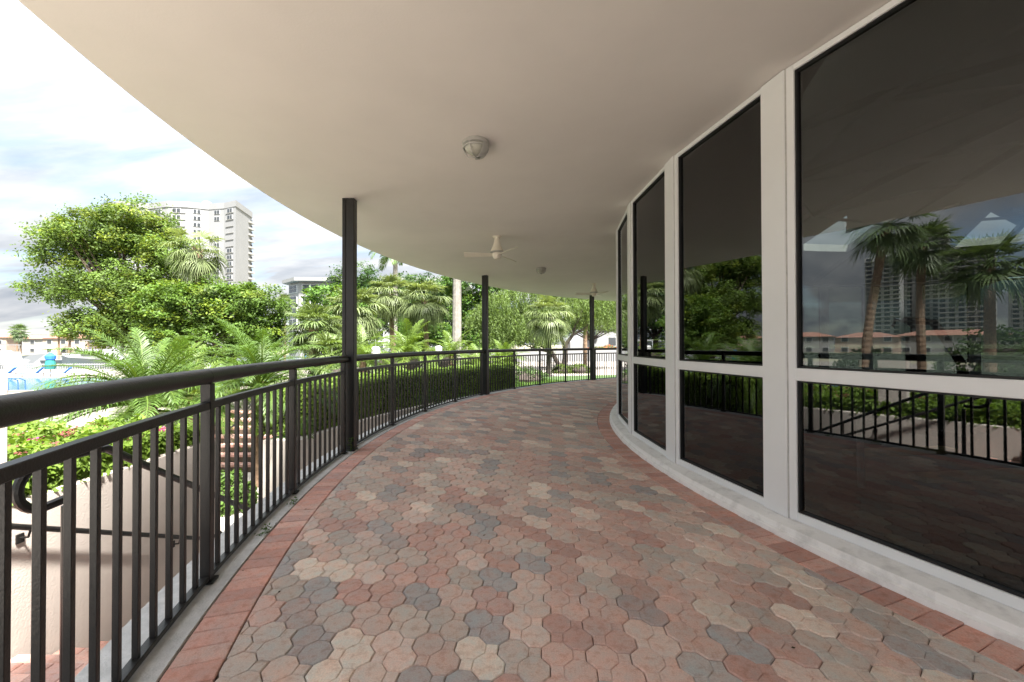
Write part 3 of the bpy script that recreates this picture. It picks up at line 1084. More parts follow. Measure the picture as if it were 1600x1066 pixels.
pe_ = edge_pts[0]; pw_ = P(9, 13.72)
g.add([(pw_.x, pw_.y, -.42), (pe_.x, pe_.y, -.44), (pe_.x, pe_.y, -2.1), (pw_.x, pw_.y, -2.1), (pw_.x, pw_.y + .15, -.42), (pe_.x, pe_.y + .15, -.44), (pe_.x, pe_.y + .15, -2.1), (pw_.x, pw_.y + .15, -2.1)], [(0, 1, 2, 3), (7, 6, 5, 4), (0, 4, 5, 1)])
part('end_wall', g, M['wall_beige'], rw)
g = MB(); arc_ring(g, [(R_SLAB + .01, -1.52), (13.7, -1.52), (13.7, -1.6), (R_SLAB + .01, -1.6)], 5, 48, 2)
struct('sunken_walk', g, M['pale'])
g = MB(); arc_ring(g, [(R_SLAB + .01, -0.66), (13.7, -0.66), (13.7, -1.6), (R_SLAB + .01, -1.6)], 48.1, 90, 2)
struct('side_path', g, M['path'])
# paved court at the far right
g = MB(); g.prism([(0.9, 21.5), (22, 17.5), (45, 17), (70, 75), (-14, 75), (-7, 44), (0.2, 28)], -1.2, -0.66)
struct('paved_court', g, M['path'])

# grass blades on the lawn nearest the railing
n = 26000
th = np.radians(rng.uniform(30, 62, n)); rr = rng.uniform(14.9, 23, n)
cx_ = CX - rr * np.cos(th); cy_ = CY + rr * np.sin(th)
keep = ~((cx_ > 0.2) & (cy_ > 21.4))
cx_, cy_, rr = cx_[keep], cy_[keep], rr[keep]; n = len(cx_)
cz_ = np.where(rr < 17, -0.45, np.maximum(-0.72, -0.45 - (rr - 17) * 0.06))
h = rng.uniform(.05, .12, n); az = rng.uniform(0, 2 * pi, n); w_ = .012
V = np.zeros((n, 3, 3), np.float32)
V[:, 0] = np.c_[cx_ - w_ * np.cos(az), cy_ - w_ * np.sin(az), cz_]
V[:, 1] = np.c_[cx_ + w_ * np.cos(az), cy_ + w_ * np.sin(az), cz_]
V[:, 2] = np.c_[cx_ + rng.normal(0, .03, n), cy_ + rng.normal(0, .03, n), cz_ + h]
tnt = np.array([0.075, 0.15, 0.03]) * rng.uniform(.7, 1.35, (n, 1)) * np.c_[rng.uniform(.9, 1.3, n), np.ones(n), np.ones(n)]
o = link('grass', np_mesh('grass', V, 3, tnt), M['leaf']); tag(o, 'short green lawn grass beyond the far railing', None, None, 'stuff')

# ================================================================ FOLIAGE


def unit(v):
    return v / np.maximum(np.linalg.norm(v, axis=-1, keepdims=True), 1e-9)


def leaf_polys(c, nrm, size, aspect=0.5, fold=0.0, along=None):
    """diamond leaves centred at c with given normals"""
    n = len(c)
    a = along if along is not None else rng.normal(size=(n, 3))
    a = unit(a - nrm * (a * nrm).sum(1, keepdims=True))
    b = np.cross(nrm, a)
    s = size[:, None]
    V = np.empty((n, 4, 3), np.float32)
    V[:, 0] = c - a * s * .5
    V[:, 1] = c + b * s * aspect * .5 - a * s * .05 + nrm * s * fold
    V[:, 2] = c + a * s * .5
    V[:, 3] = c - b * s * aspect * .5 - a * s * .05 + nrm * s * fold
    return V


def clump_leaves(lobes, nclump, per, rc, leaf, col, yellow=0.2, flat=0.6, shell=0.55, aspect=0.5, var=0.28, seed=0):
    """leaf clumps spread through ellipsoid lobes (cx, cy, cz, rx, ry, rz)"""
    r_ = np.random.default_rng(seed + 11)
    vol = np.array([l[3] * l[4] * l[5] for l in lobes]) ** 0.75
    which = r_.choice(len(lobes), nclump, p=vol / vol.sum())
    Lb = np.array(lobes)[which]
    d = unit(r_.normal(size=(nclump, 3)))
    rad = r_.uniform(shell, 1.0, (nclump, 1)) ** 0.7
    wob = 1 + 0.16 * np.sin(d[:, :1] * 7 + d[:, 1:2] * 5 + seed) + r_.normal(0, .06, (nclump, 1))
    cc = Lb[:, :3] + d * rad * wob * Lb[:, 3:]
    bright = r_.normal(1.0, var, nclump).clip(.45, 1.7)
    yel = (r_.random(nclump) < yellow)
    rcl = rc * r_.uniform(.6, 1.35, nclump)
    idx = np.repeat(np.arange(nclump), per)
    off = r_.normal(size=(len(idx), 3)).clip(-1.5, 1.5) * np.array([1, 1, flat]) * rcl[idx, None] * .6
    c = cc[idx] + off
    nrm = unit(np.array([0, 0, 1.0]) * r_.uniform(.2, 1.4, (len(idx), 1)) + d[idx] * .5 + r_.normal(size=(len(idx), 3)) * .55)
    size = leaf * r_.uniform(.65, 1.3, len(idx))
    V = leaf_polys(c, nrm, size, aspect, 0.06)
    t = np.array(col)[None] * bright[idx, None] * r_.uniform(.75, 1.25, (len(idx), 1))
    t[yel[idx]] *= np.array([1.55, 1.25, .8])
    return V, t.clip(0.005, .6), cc


def tree(name, loc, label, lobes, nclump, per, rc, leaf, col, trunk_r, bark, group=None, limbs=None, yellow=.2, shell=.55, flat=.6, seed=0, aspect=.5, nl=14, var=.28):
    t = thing(name, loc, label, 'tree', group)
    x, y, z = loc
    V, tn, cc = clump_leaves(lobes, nclump, per, rc, leaf, col, yellow, flat, shell, aspect, var, seed)
    V = V - np.array(loc, np.float32)
    link('crown', np_mesh('crown', V, 4, tn), M['leaf'], t)
    mid = np.mean([l[:3] for l in lobes], axis=0)
    fork = (x + (mid[0] - x) * .25, y + (mid[1] - y) * .25, z + (mid[2] - z) * .45)
    g = MB(); g.tube([(x, y, z - .1), (x + .04, y, z + (fork[2] - z) * .5), fork], [trunk_r * 1.35, trunk_r, trunk_r * .9], 9)
    part('trunk', g, bark, t, True)
    r2 = random.Random(seed)
    if limbs is None:
        g = MB()
        for k in range(nl):
            c = cc[r2.randrange(len(cc))]
            m = [(fork[i] * .5 + c[i] * .5) for i in range(3)]; m[2] += .3
            rr = trunk_r * r2.uniform(.28, .5)
            g.tube([fork, tuple(m), tuple(c)], [rr, rr * .6, rr * .15], 5, False)
        part('limbs', g, bark, t, True)['kind'] = 'stuff'
    else:
        for pts, rr in limbs:
            g = MB(); g.tube(pts, rr, 7)
            part('limb', g, bark, t, True)
    return t


GREEN1 = (0.12, 0.175, 0.024)     # sunny yellow green
GREEN2 = (0.060, 0.125, 0.022)
GREEN3 = (0.036, 0.078, 0.022)

tree('shade_tree', (-22.6, 24.5, -2.05), 'large spreading yellow-green shade tree with loose open crown beyond the pool',
     [(-24.6, 24.3, 8.0, 2.7, 2.2, 1.75), (-22.9, 24.5, 8.6, 1.9, 2.0, 1.6), (-20.9, 24.6, 6.7, 1.7, 1.9, 1.5), (-26.9, 24.2, 6.9, 2.0, 1.6, 1.0), (-27.4, 24.2, 8.1, 1.5, 1.2, .75),
      (-24.0, 24, 5.0, 3.2, 2.2, 1.3), (-27.4, 24, 4.7, 1.7, 1.2, .85), (-21.6, 24.2, 4.2, 2.6, 2.2, 1.6), (-24.8, 24, 2.6, 2.0, 1.6, 1.0), (-22.2, 24, 2.0, 2.6, 2.0, 1.3)],
     1300, 72, .50, .165, (.090, .145, .030), .30, M['bark'], 'shade trees by the pool', yellow=.2, shell=.32, flat=.62, seed=1, nl=34, var=.26)
tree('shade_tree', (-15.6, 22.5, -2.05), 'lower dense dark-green shade tree under the white tower, right of the big loose one',
     [(-16.6, 22.3, 3.4, 2.6, 2.2, 1.5), (-14.6, 22.3, 3.2, 1.9, 1.8, 1.6), (-18.6, 22.3, 3.3, 2.0, 1.8, 1.3), (-16.4, 22.3, 1.6, 3.2, 2.2, 1.2), (-13.9, 22.2, 1.9, 1.3, 1.3, 1.2)],
     950, 68, .42, .16, (.072, .128, .022), .28, M['bark'], 'shade trees by the pool', yellow=.22, shell=.6, flat=.5, seed=2, var=.25)

bt = 'broadleaf trees behind the garden'
tree('broadleaf_tree', (-14.6, 40, -2), 'tall dark green tree behind the nearest tall column',
     [(-15.6, 40, 8.0, 2.2, 2, 1.6), (-14.4, 40, 6.4, 2.6, 2.2, 1.7), (-16.8, 40, 5.6, 2.2, 2, 1.6), (-13.0, 40, 4.2, 3.0, 2.2, 2.0), (-12.8, 40, 6.8, 1.8, 1.6, 1.3)],
     420, 46, .55, .24, GREEN3, .3, M['bark_dark'], bt, yellow=.1, seed=3)
tree('broadleaf_tree', (-10.3, 44, -1), 'broad dark green tree behind the two grey-green fan palms',
     [(-11.5, 44, 7.6, 2.6, 2, 1.5), (-8.8, 44, 7.4, 2.6, 2, 1.4), (-10.5, 44, 5.0, 3.6, 2.2, 2.0), (-7.0, 44, 5.4, 2.6, 2, 1.9), (-9.6, 44, 2.9, 3.0, 2, 1.5)],
     560, 44, .6, .25, GREEN3, .3, M['bark_dark'], bt, yellow=.18, seed=4)
tree('broadleaf_tree', (-3.6, 40, -.7), 'leafy mid-green tree standing behind the pale palm trunk',
     [(-4.4, 40, 7.4, 2.6, 2, 1.6), (-2.0, 40, 6.6, 2.0, 2, 1.5), (-3.9, 40, 4.4, 2.6, 2, 1.6), (-1.9, 40, 3.6, 1.9, 1.6, 1.5), (-5.6, 40, 2.4, 1.7, 1.6, 1.1), (-3.2, 40, 1.8, 2.2, 1.6, 1.1)],
     560, 44, .55, .26, GREEN2, .25, M['bark_dark'], bt, yellow=.25, seed=5)
tree('broadleaf_tree', (-11.2, 26, -1.4), 'small bushy bright green tree left of the nearest tall column',
     [(-11.8, 26, 4.4, 1.5, 1.3, .9), (-10.6, 26, 4.0, 1.3, 1.2, 1.0), (-12.2, 26, 3.0, 1.7, 1.4, 1.1), (-10.4, 26, 2.4, 1.8, 1.4, 1.2), (-11.8, 26, 1.2, 2.2, 1.4, 1.2)],
     330, 46, .4, .2, (.07, .14, .025), .16, M['bark'], bt, yellow=.2, seed=6)
tree('broadleaf_tree', (-7.6, 34, -1), 'low dark-stemmed tree between the fan palm trunks',
     [(-8.0, 34, 2.6, 1.9, 1.5, 1.0), (-6.4, 34, 2.2, 1.6, 1.4, 1.0), (-8.8, 34, 1.4, 1.4, 1.2, .8)],
     240, 42, .42, .2, (.055, .115, .02), .16, M['bark_dark'], bt, yellow=.2, seed=7)
tree('broadleaf_tree', (9.6, 48, -.7), 'dark trees top above the white annex at the far end', [(8.6, 48, 4.6, 3.2, 2, 1.8), (12.0, 48, 5.2, 3.2, 2, 2.2), (6.2, 48, 4.2, 2.4, 2, 1.6)],
     330, 42, .6, .26, GREEN3, .25, M['bark_dark'], bt, yellow=.1, seed=8)
tree('broadleaf_tree', (-1.0, 56, -.7), 'distant dark green tree mass filling the gap behind the weeping tree', [(-2.0, 56, 3.6, 4.2, 2.5, 3.2), (3.4, 56, 4.0, 4.2, 2.5, 3.0)],
     380, 42, .8, .34, GREEN3, .3, M['bark_dark'], bt, yellow=.1, seed=9)

# weeping tree with fine hanging foliage and forked dark trunk
wt = thing('weeping_tree', (3.8, 30, -.72), 'wide weeping tree with fine hanging foliage and forked dark trunk', 'tree')
lobes = np.array([(0.4, 30, 3.2, 2.4, 2.0, 1.8), (2.4, 30.4, 3.9, 2.6, 2.2, 1.8), (4.8, 30.4, 4.2, 2.6, 2.2, 1.6), (6.4, 30.6, 3.3, 1.8, 1.8, 1.5), (-.9, 30, 2.2, 1.5, 1.5, 1.4), (1.2, 29.2, 2.2, 2.0, 1.2, 1.2), (-.6, 30.6, 4.4, 2.2, 2, 1.6), (1.6, 31, 5.4, 2.8, 2, 1.4), (6.4, 31, 4.8, 2.6, 2, 1.6), (-2.0, 30.4, 3.4, 1.5, 1.6, 1.6), (8.2, 31.5, 4.4, 2.2, 2, 1.8), (3.6, 31.5, 5.8, 2.6, 2, 1.4)])
ns = 5600
r_ = np.random.default_rng(5)
wch = r_.choice(len(lobes), ns)
d = unit(r_.normal(size=(ns, 3))); d[:, 2] = np.abs(d[:, 2]) * .9 - .25
st = lobes[wch, :3] + d * lobes[wch, 3:] * r_.uniform(.5, 1, (ns, 1))
per = 16
ln = r_.uniform(.5, 1.5, ns)
drift = r_.normal(0, .16, (ns, 2)) + d[:, :2] * .25
k_ = np.tile(np.arange(per), ns); ii = np.repeat(np.arange(ns), per); tt = (k_ / per)
c = st[ii].copy()
c[:, :2] += drift[ii] * tt[:, None] ** .7
c[:, 2] -= ln[ii] * tt ** 1.3
c += r_.normal(0, .035, c.shape)
nrm = unit(r_.normal(size=c.shape))
al = np.c_[r_.normal(0, .5, (len(c), 2)), -np.ones(len(c))]
V = leaf_polys(c, nrm, r_.uniform(.12, .24, len(c)), .22, 0, al) - np.array(wt.location, np.float32)
br = r_.normal(1, .25, ns).clip(.5, 1.6)
tn = np.array((.105, .155, .045))[None] * br[ii, None] * r_.uniform(.75, 1.25, (len(c), 1))
link('crown', np_mesh('crown', V, 4, tn), M['leaf'], wt)
for pts, rr in (([(3.8, 30, -.8), (3.95, 30, .2), (4.0, 30, 1.3)], [.24, .2, .18]), ([(3.75, 30, -.8), (3.3, 30, .1), (2.96, 30, .72), (2.3, 30, 1.15)], [.2, .17, .15, .13])):
    g = MB(); g.tube(pts, rr, 9); part('trunk', g, M['bark_dark'], wt, True)
for pts, rr in (([(4.0, 30, 1.25), (3.5, 30, 1.9), (3.06, 30, 2.6), (2.2, 30.2, 3.4), (1.4, 30.2, 4.2)], [.15, .13, .11, .07, .03]), ([(4.0, 30, 1.25), (4.5, 30, 1.95), (4.7, 30, 2.6), (5.07, 30, 3.3), (5.5, 30.2, 4.6)], [.15, .13, .1, .08, .03]),
                ([(4.55, 30, 2.0), (5.3, 30, 2.4), (6.2, 30.2, 3.2)], [.1, .08, .03]), ([(2.3, 30, 1.15), (1.2, 30, 1.7), (.24, 30, 2.7), (-.1, 30, 3.8)], [.13, .11, .09, .04]), ([(1.2, 30, 1.7), (1.3, 30, 2.6), (2.0, 30, 4.0)], [.09, .07, .03]),
                ([(2.96, 30, .72), (1.9, 29.8, .9), (.9, 29.7, 1.3)], [.09, .07, .03])):
    g = MB(); g.tube(pts, rr, 7); part('limb', g, M['bark_dark'], wt, True)

# ---------------------------------------------------------------- palms


def mk_pinnate(length, p0, droop, leaf, nleaf, col, width=.03, seed=0, lift=.35):
    """feather frond from the origin along +X; p0 start elevation, droop total bend (radians)"""
    r_ = np.random.default_rng(seed)
    N_ = 22
    pts = [np.zeros(3)]; dirs = []
    for i in range(N_):
        e = p0 - droop * ((i + .5) / N_) ** 1.25
        dd = np.array([cos(e), 0.06 * sin(i * .4 + seed), sin(e)]); dirs.append(dd)
        pts.append(pts[-1] + dd * length / N_)
    pts = np.array(pts); dirs.append(dirs[-1])
    V = []; T = []
    for side in (-1, 1):
        for k in range(nleaf):
            f = .14 + .86 * (k + .5) / nleaf
            i = min(N_ - 1, int(f * N_)); fr = f * N_ - i
            b = pts[i] * (1 - fr) + pts[i + 1] * fr
            dd = dirs[i]
            up = np.array([-dd[2], 0, dd[0]])
            sd = np.array([0, side, 0.])
            fwd = .45 + .55 * f
            ld = unit(dd * fwd + sd * (1.05 - .4 * f) + up * (lift * r_.uniform(.3, 1.3)) + r_.normal(0, .09, 3))
            L_ = leaf * (sin(pi * min(1, .12 + f * .86)) ** .6) * r_.uniform(.85, 1.1)
            m = b + ld * L_ * .55
            tip = b + ld * L_ + np.array([0, 0, -L_ * r_.uniform(.12, .42)])
            wv = unit(np.cross(ld, up)) * width * .5
            V.append([b - wv * .5, b + wv * .5, m + wv, m - wv]); V.append([m - wv, m + wv, tip + wv * .1, tip - wv * .1])
            c = np.array(col) * r_.uniform(.75, 1.25)
            T += [c, c * 1.05]
    rw = .011 * max(.6, length)
    for i in range(N_):
        a, b = pts[i], pts[i + 1]; w0, w1 = rw * (1.15 - i / N_), rw * (1.15 - (i + 1) / N_)
        for s in ((0, 1, 0), (0, 0, 1)):
            s = np.array(s, float)
            V.append([a - s * w0, a + s * w0, b + s * w1, b - s * w1]); T.append(np.array(col) * np.array([1.5, 1.3, 1.1]))
    me = np_mesh('frond', np.array(V), 4, np.array(T).clip(0, .6)); me.materials.append(M['frond'])
    return me


def mk_fan(pet, rad, p0, col, seed=0, n=26, hang=.5, spread=2.0):
    """fan leaf: petiole then radiating folded segments that droop at the tips"""
    r_ = np.random.default_rng(seed)
    V = []; T = []
    pts = [np.zeros(3)]
    for i in range(5):
        e = p0 - .5 * ((i + .5) / 5)
        pts.append(pts[-1] + np.array([cos(e), 0, sin(e)]) * pet / 5)
    w = .018
    for a, b in zip(pts[:-1], pts[1:]):
        for s in (np.array([0, w, 0]), np.array([0, 0, w])):
            V.append([a - s, a + s, b + s, b - s]); T.append(np.array(col) * 1.25)
    hub = pts[-1]; e = p0 - .55
    fx = np.array([cos(e), 0, sin(e)]); fy = np.array([0, 1., 0]); fz = np.cross(fx, fy)
    for k in range(n):
        a = spread * (2 * (k + .5) / n - 1)
        d = fx * cos(a) + fy * sin(a) + fz * (.22 * abs(sin(a)) + r_.normal(0, .06))
        d = unit(d + np.array([0, 0, -.12]))
        R_ = rad * r_.uniform(.8, 1.05) * (1 - .22 * (abs(a) / spread) ** 2)
        m = hub + d * R_ * .5
        q = hub + d * R_ * .8 + np.array([0, 0, -R_ * .10 * (1 + hang)])
        tip = hub + d * R_ * .94 + np.array([0, 0, -R_ * hang * r_.uniform(.35, .95)])
        wv = unit(np.cross(d, fz)) * (R_ * spread / n * .52)
        c = np.array(col) * r_.uniform(.75, 1.25)
        V += [[hub - wv * .15, hub + wv * .15, m + wv, m - wv], [m - wv, m + wv, q + wv * .45, q - wv * .45], [q - wv * .45, q + wv * .45, tip + wv * .08, tip - wv * .08]]
        T += [c, c * 1.05, c * 1.1]
    me = np_mesh('frond', np.array(V), 4, np.array(T).clip(0, .6)); me.materials.append(M['frond'])
    return me


def palm(name, loc, label, group, trunk_pts, trunk_r, bark, variants, counts, scale=1.0, boots=None, seed=0, shaft=None, cat='palm tree', skirt=None):
    """variants: list of meshes from upright to hanging; counts: how many fronds of each"""
    r2 = random.Random(seed)
    t = thing(name, loc, label, cat, group)
    g = MB()
    top = Vector(trunk_pts[-1])
    # ringed trunk
    pts = []; rr = []
    n = len(trunk_pts)
    for i in range(n - 1):
        a, b = Vector(trunk_pts[i]), Vector(trunk_pts[i + 1])
        m = max(2, int((b - a).length / .16))
        for k in range(m):
            pts.append(a + (b - a) * k / m); f = (i + k / m) / (n - 1)
            rr.append((trunk_r[0] + (trunk_r[1] - trunk_r[0]) * f) * (1 + ((.05 if len(pts) % 2 else -.03) if boots else (.012 if len(pts) % 2 else 0))))
    pts.append(top); rr.append(trunk_r[1])
    g.tube(pts, rr, 10)
    o = link('trunk', g.mesh('trunk'), bark, t)
    if boots:
        g = MB()
        for k in range(boots[0]):
            a = k * 2.4; z = top.z - boots[1] * (1 - k / boots[0])
            d = Vector((cos(a), sin(a), 0)); p = Vector((top.x, top.y, z)) + d * trunk_r[1] * .8
            s = Vector((-d.y, d.x, 0))
            q = p + d * boots[2] * .8 + Vector((0, 0, boots[2] * 1.3))
            w = boots[2] * .35
            g.add([p - s * w, p + s * w, p + s * w * .8 - d * .04, q - s * w * .45, q + s * w * .45], [(0, 1, 4, 3), (1, 2, 4), (2, 0, 3), (2, 3, 4)])
        link('leaf_bases', g.mesh('leaf_bases'), M['bark_palm'], t)
    if shaft:
        g = MB(); g.tube([top, top + Vector((0, 0, shaft[0] * .5)), top + Vector((0, 0, shaft[0]))], [shaft[1], shaft[1] * .85, shaft[1] * .45], 10); g.smooth = True
        link('crownshaft', g.mesh('crownshaft'), M['shaft'], t)
        top = top + Vector((0, 0, shaft[0]))
    a = r2.random() * 6
    for me, c in zip(variants, counts):
        for k in range(c):
            a += 2.39996 + r2.uniform(-.25, .25)
            f = link('frond', me, None, t, top + Vector((0, 0, r2.uniform(-.06, .06) * scale)))
            s = scale * r2.uniform(.86, 1.1)
            f.scale = (s, s, s)
            f.rotation_euler = (r2.uniform(-.12, .12), r2.uniform(-.12, .12), a)
    if skirt:
        me, c = skirt
        for k in range(c):
            a += 2.39996
            f = link('dead_frond', me, None, t, top + Vector((0, 0, -.15)))
            f.rotation_euler = (r2.uniform(-.1, .1), r2.uniform(-.1, .1), a); f.scale = (scale,) * 3
    return t


PYG = (.066, .120, .022)
pin = [mk_pinnate(1.65, e, dr, .31, 52, PYG, .0135, s, .2) for s, (e, dr) in enumerate(((1.40, 1.0), (1.15, 1.35), (.85, 1.5), (.5, 1.45), (.12, 1.2), (-.25, .9)))]
pin2 = [mk_pinnate(1.5, e, dr, .33, 40, (.105, .165, .028), .018, 20 + s, .2) for s, (e, dr) in enumerate(((1.40, .9), (1.1, 1.3), (.8, 1.5), (.4, 1.4), (.0, 1.1)))]
dk = (.055, .105, .030)
pg = 'feathery dwarf palms in the garden'
palm('dwarf_date_palm', (-6.35, 7.0, -1.9), 'nearest feathery dwarf palm arching beside the pool, behind the flower bed', pg, [(0, 0, -.15), (.05, 0, 1.0), (0, 0, 2.12)], (.10, .13), M['bark_palm'], pin, (6, 9, 11, 11, 9, 7), 1.10, (40, .8, .09), 1)
palm('dwarf_date_palm', (-5.03, 8.0, -1.5), 'feathery dwarf palm rising from the lower landing in front of the brick steps', pg, [(0, 0, -.05), (-.04, .02, 1.0), (0, 0, 1.95)], (.085, .11), M['bark_palm'], pin, (5, 8, 10, 10, 9, 5), 1.0, (36, .7, .08), 2)
palm('dwarf_date_palm', (-7.9, 9.9, -1.9), 'bright feathery palm between the two nearest dwarf palms, on the pool deck', pg, [(0, 0, -.05), (.03, 0, .9), (0, 0, 1.95)], (.09, .11), M['bark_palm'], pin2, (5, 7, 9, 8, 6), 1.1, (20, .5, .08), 23)
palm('dwarf_date_palm', (-10.2, 12.2, -2.0), 'feathery palm behind the nearest dwarf palm, toward the pool', pg, [(0, 0, -.05), (.03, 0, .9), (0, 0, 1.9)], (.09, .11), M['bark_palm'], pin2, (5, 7, 9, 8, 6), 1.1, (20, .5, .08), 24)
palm('dwarf_date_palm', (-4.9, 13.2, -.5), 'feathery palm clump just left of the first white square lamp', pg, [(0, 0, -.05), (.03, 0, .6), (0, 0, 1.25)], (.09, .11), M['bark_palm'], pin2, (4, 6, 8, 8, 6), .95, (20, .5, .08), 3)
palm('dwarf_date_palm', (-3.75, 14.3, -.5), 'feathery palm clump just right of the first white square lamp', pg, [(0, 0, -.05), (.03, 0, .6), (0, 0, 1.35)], (.09, .11), M['bark_palm'], pin2, (5, 7, 9, 8, 6), .98, (20, .5, .08), 4)
palm('dwarf_date_palm', (-2.5, 16.6, -.5), 'feathery palm clump beside the second white square lamp', pg, [(0, 0, -.05), (.03, 0, .6), (0, 0, 1.3)], (.09, .11), M['bark_palm'], pin2, (4, 6, 8, 7, 5), .9, (20, .5, .08), 5)
palm('dwarf_date_palm', (-1.55, 18.5, -.55), 'low bright feathery palm left of the middle column', pg, [(0, 0, -.05), (.03, 0, .4), (0, 0, .8)], (.09, .11), M['bark_palm'], pin2, (4, 6, 8, 7, 5), .9, (14, .4, .08), 6)
palm('dwarf_date_palm', (-.35, 20.5, -.62), 'low bright feathery palm right of the middle column under the weeping tree', pg, [(0, 0, -.05), (.03, 0, .4), (0, 0, .85)], (.09, .11), M['bark_palm'], pin2, (5, 7, 8, 7, 5), 1.0, (14, .4, .08), 7)
palm('dwarf_date_palm', (-7.4, 11.8, -.6), 'bright feathery palm behind the brick steps beside the nearest tall column', pg, [(0, 0, -.05), (.03, 0, .6), (0, 0, 1.0)], (.09, .11), M['bark_palm'], pin, (5, 7, 9, 8, 7, 4), .95, (20, .5, .08), 8)

SAB = (.125, .160, .065)
fanm = [mk_fan(.95, .95, e, SAB, s, 24, h) for s, (e, h) in enumerate(((1.45, .25), (1.0, .4), (.55, .55), (.1, .7), (-.4, .8), (-.8, .9)))]
fand = [mk_fan(.8, .85, e, (.10, .14, .05), 30 + s, 22, h) for s, (e, h) in enumerate(((1.45, .2), (1.0, .35), (.5, .45), (.0, .6), (-.5, .7)))]
deadf = mk_fan(.7, .8, -1.05, (.16, .105, .06), 50, 18, .8, 1.5)
fg = 'fan palms'
palm('fan_palm', (-9.0, 30, -1.0), 'grey-green fan palm with short pale trunk, left of the pair behind the railing', fg, [(.25, 0, 0), (.05, 0, 3.0), (-.15, 0, 6.0)], (.19, .17), M['bark_palm'], fanm, (5, 8, 10, 10, 8, 5), 1.08, (46, 1.0, .16), 11)
palm('fan_palm', (-5.8, 27, -.75), 'grey-green fan palm nearer the pale palm trunk, right of the pair behind the railing', fg, [(.1, 0, 0), (.05, 0, 2.4), (-.1, 0, 4.9)], (.17, .15), M['bark_palm'], fanm, (5, 8, 11, 11, 9, 6), 1.12, (46, 1.0, .16), 12)
palm('fan_palm', (2.2, 24, -.7), 'fan palm with dark trunk standing in front of the weeping tree', fg, [(-.05, 0, 0), (.0, 0, 1.6), (.02, 0, 3.6)], (.15, .13), M['bark_dark'], fanm, (4, 7, 9, 9, 7, 3), .96, (36, .9, .14), 13)
palm('fan_palm', (6.35, 35, -.7), 'fan palm with slim brown trunk by the farthest black column', fg, [(0, 0, 0), (.03, 0, 3), (.4, 0, 6.2)], (.19, .16), M['bark_palm'], fanm, (4, 6, 9, 9, 8, 6), 1.1, (40, .9, .14), 14)
palm('fan_palm', (-17.8, 22.7, -2.05), 'wind-bent fan palm with brown dead skirt in front of the white tower', fg, [(.2, 0, 0), (.1, 0, 4), (0, 0, 8.7)], (.22, .19), M['bark_palm'], fanm, (1, 3, 5, 6, 7, 5), 1.0, (50, 1.2, .18), 15, skirt=(deadf, 16))
palm('fan_palm', (-39.6, 70, -2), 'distant small fan palm in the gap beside the far flat-roofed block', fg, [(0, 0, 0), (0, 0, 6), (0, 0, 10.4)], (.2, .16), M['bark_palm'], fanm, (5, 7, 8, 7, 6, 4), 1.2, None, 16)
# screw-pine like clump left of the nearest column
palm('screw_palm', (-9.4, 19, -1.4), 'stiff dark-leaved fan clump with brown stem left of the nearest tall column', 'stiff leaved palms', [(0, 0, 0), (.05, 0, 1.6), (0, 0, 3.4)], (.2, .2), M['bark_palm'], fand, (6, 9, 11, 10, 8), 1.0, (30, .8, .14), 17)
palm('screw_palm', (-7.9, 17.5, -1.2), 'low stiff dark-leaved fan clump against the nearest tall column', 'stiff leaved palms', [(0, 0, 0), (.05, 0, .8), (0, 0, 1.9)], (.2, .2), M['bark_palm'], fand, (6, 9, 11, 10, 8), .95, (24, .6, .14), 18)
palm('screw_palm', (-8.6, 22, -1.3), 'taller stiff-leaved fan clump rising behind the other two', 'stiff leaved palms', [(0, 0, 0), (.05, 0, 2.2), (0, 0, 4.3)], (.2, .2), M['bark_palm'], fanm[:5], (6, 9, 11, 10, 8), 1.1, (30, .8, .14), 19)
# tall royal palm: only its pale trunk shows below the canopy
roy = [mk_pinnate(3.0, e, dr, .7, 40, (.09, .15, .035), .05, 60 + s, .15) for s, (e, dr) in enumerate(((1.3, 1.0), (.9, 1.5), (.5, 1.7), (.1, 1.5)))]
palm('royal_palm', (-3.02, 22, -.72), 'tall royal palm with smooth pale grey trunk rising past the canopy', 'royal palms', [(-.03, 0, 0), (0, 0, 3.5), (.03, 0, 7.2)], (.27, .22), M['bark_royal'], roy, (3, 5, 6, 4), 1.0, None, 21, (1.3, .2))
palm('royal_palm', (-10.5, 36, -1), 'royal palm behind the fan palms whose drooping frond tip shows under the canopy', 'royal palms', [(0, 0, 0), (0, 0, 5), (.05, 0, 9.6)], (.24, .2), M['bark_royal'], roy, (3, 5, 6, 4), 1.0, None, 22, (1.2, .18))

# palms, bushes and towers on the other side, which the windows mirror
refl = [mk_fan(1.0, 1.0, e, (.08, .12, .045), 70 + s, 24, h) for s, (e, h) in enumerate(((1.45, .1), (1.0, .2), (.5, .3), (.0, .5), (-.5, .6)))]
mg = 'fan palms mirrored in the window glass'
palm('fan_palm', (-26.7, 5.4, -2.05), 'leaning fan palm mirrored high in the widest window, its trunk near the frame', mg, [(.5, 1.0, 0), (.2, .5, 5), (0, -.2, 10.2)], (.24, .19), M['bark_palm'], refl, (4, 7, 8, 8, 7), 1.2, (40, 1, .16), 31)
palm('fan_palm', (-32.9, 4.1, -2.05), 'upright fan palm mirrored in front of the grey towers in the widest window', mg, [(0, 0, 0), (0, .1, 5), (0, 0, 9.7)], (.25, .2), M['bark_palm'], refl, (6, 9, 11, 10, 8), 1.25, (40, 1, .16), 32)
palm('fan_palm', (-28.5, 1.3, -2.05), 'lower bushy fan palm mirrored by the outer edge of the widest window', mg, [(0, 0, 0), (0, 0, 4), (0, 0, 7.4)], (.25, .2), M['bark_palm'], refl, (6, 9, 11, 10, 8), 1.3, (40, 1, .16), 33)

# ---------------------------------------------------------------- hedges and bushes


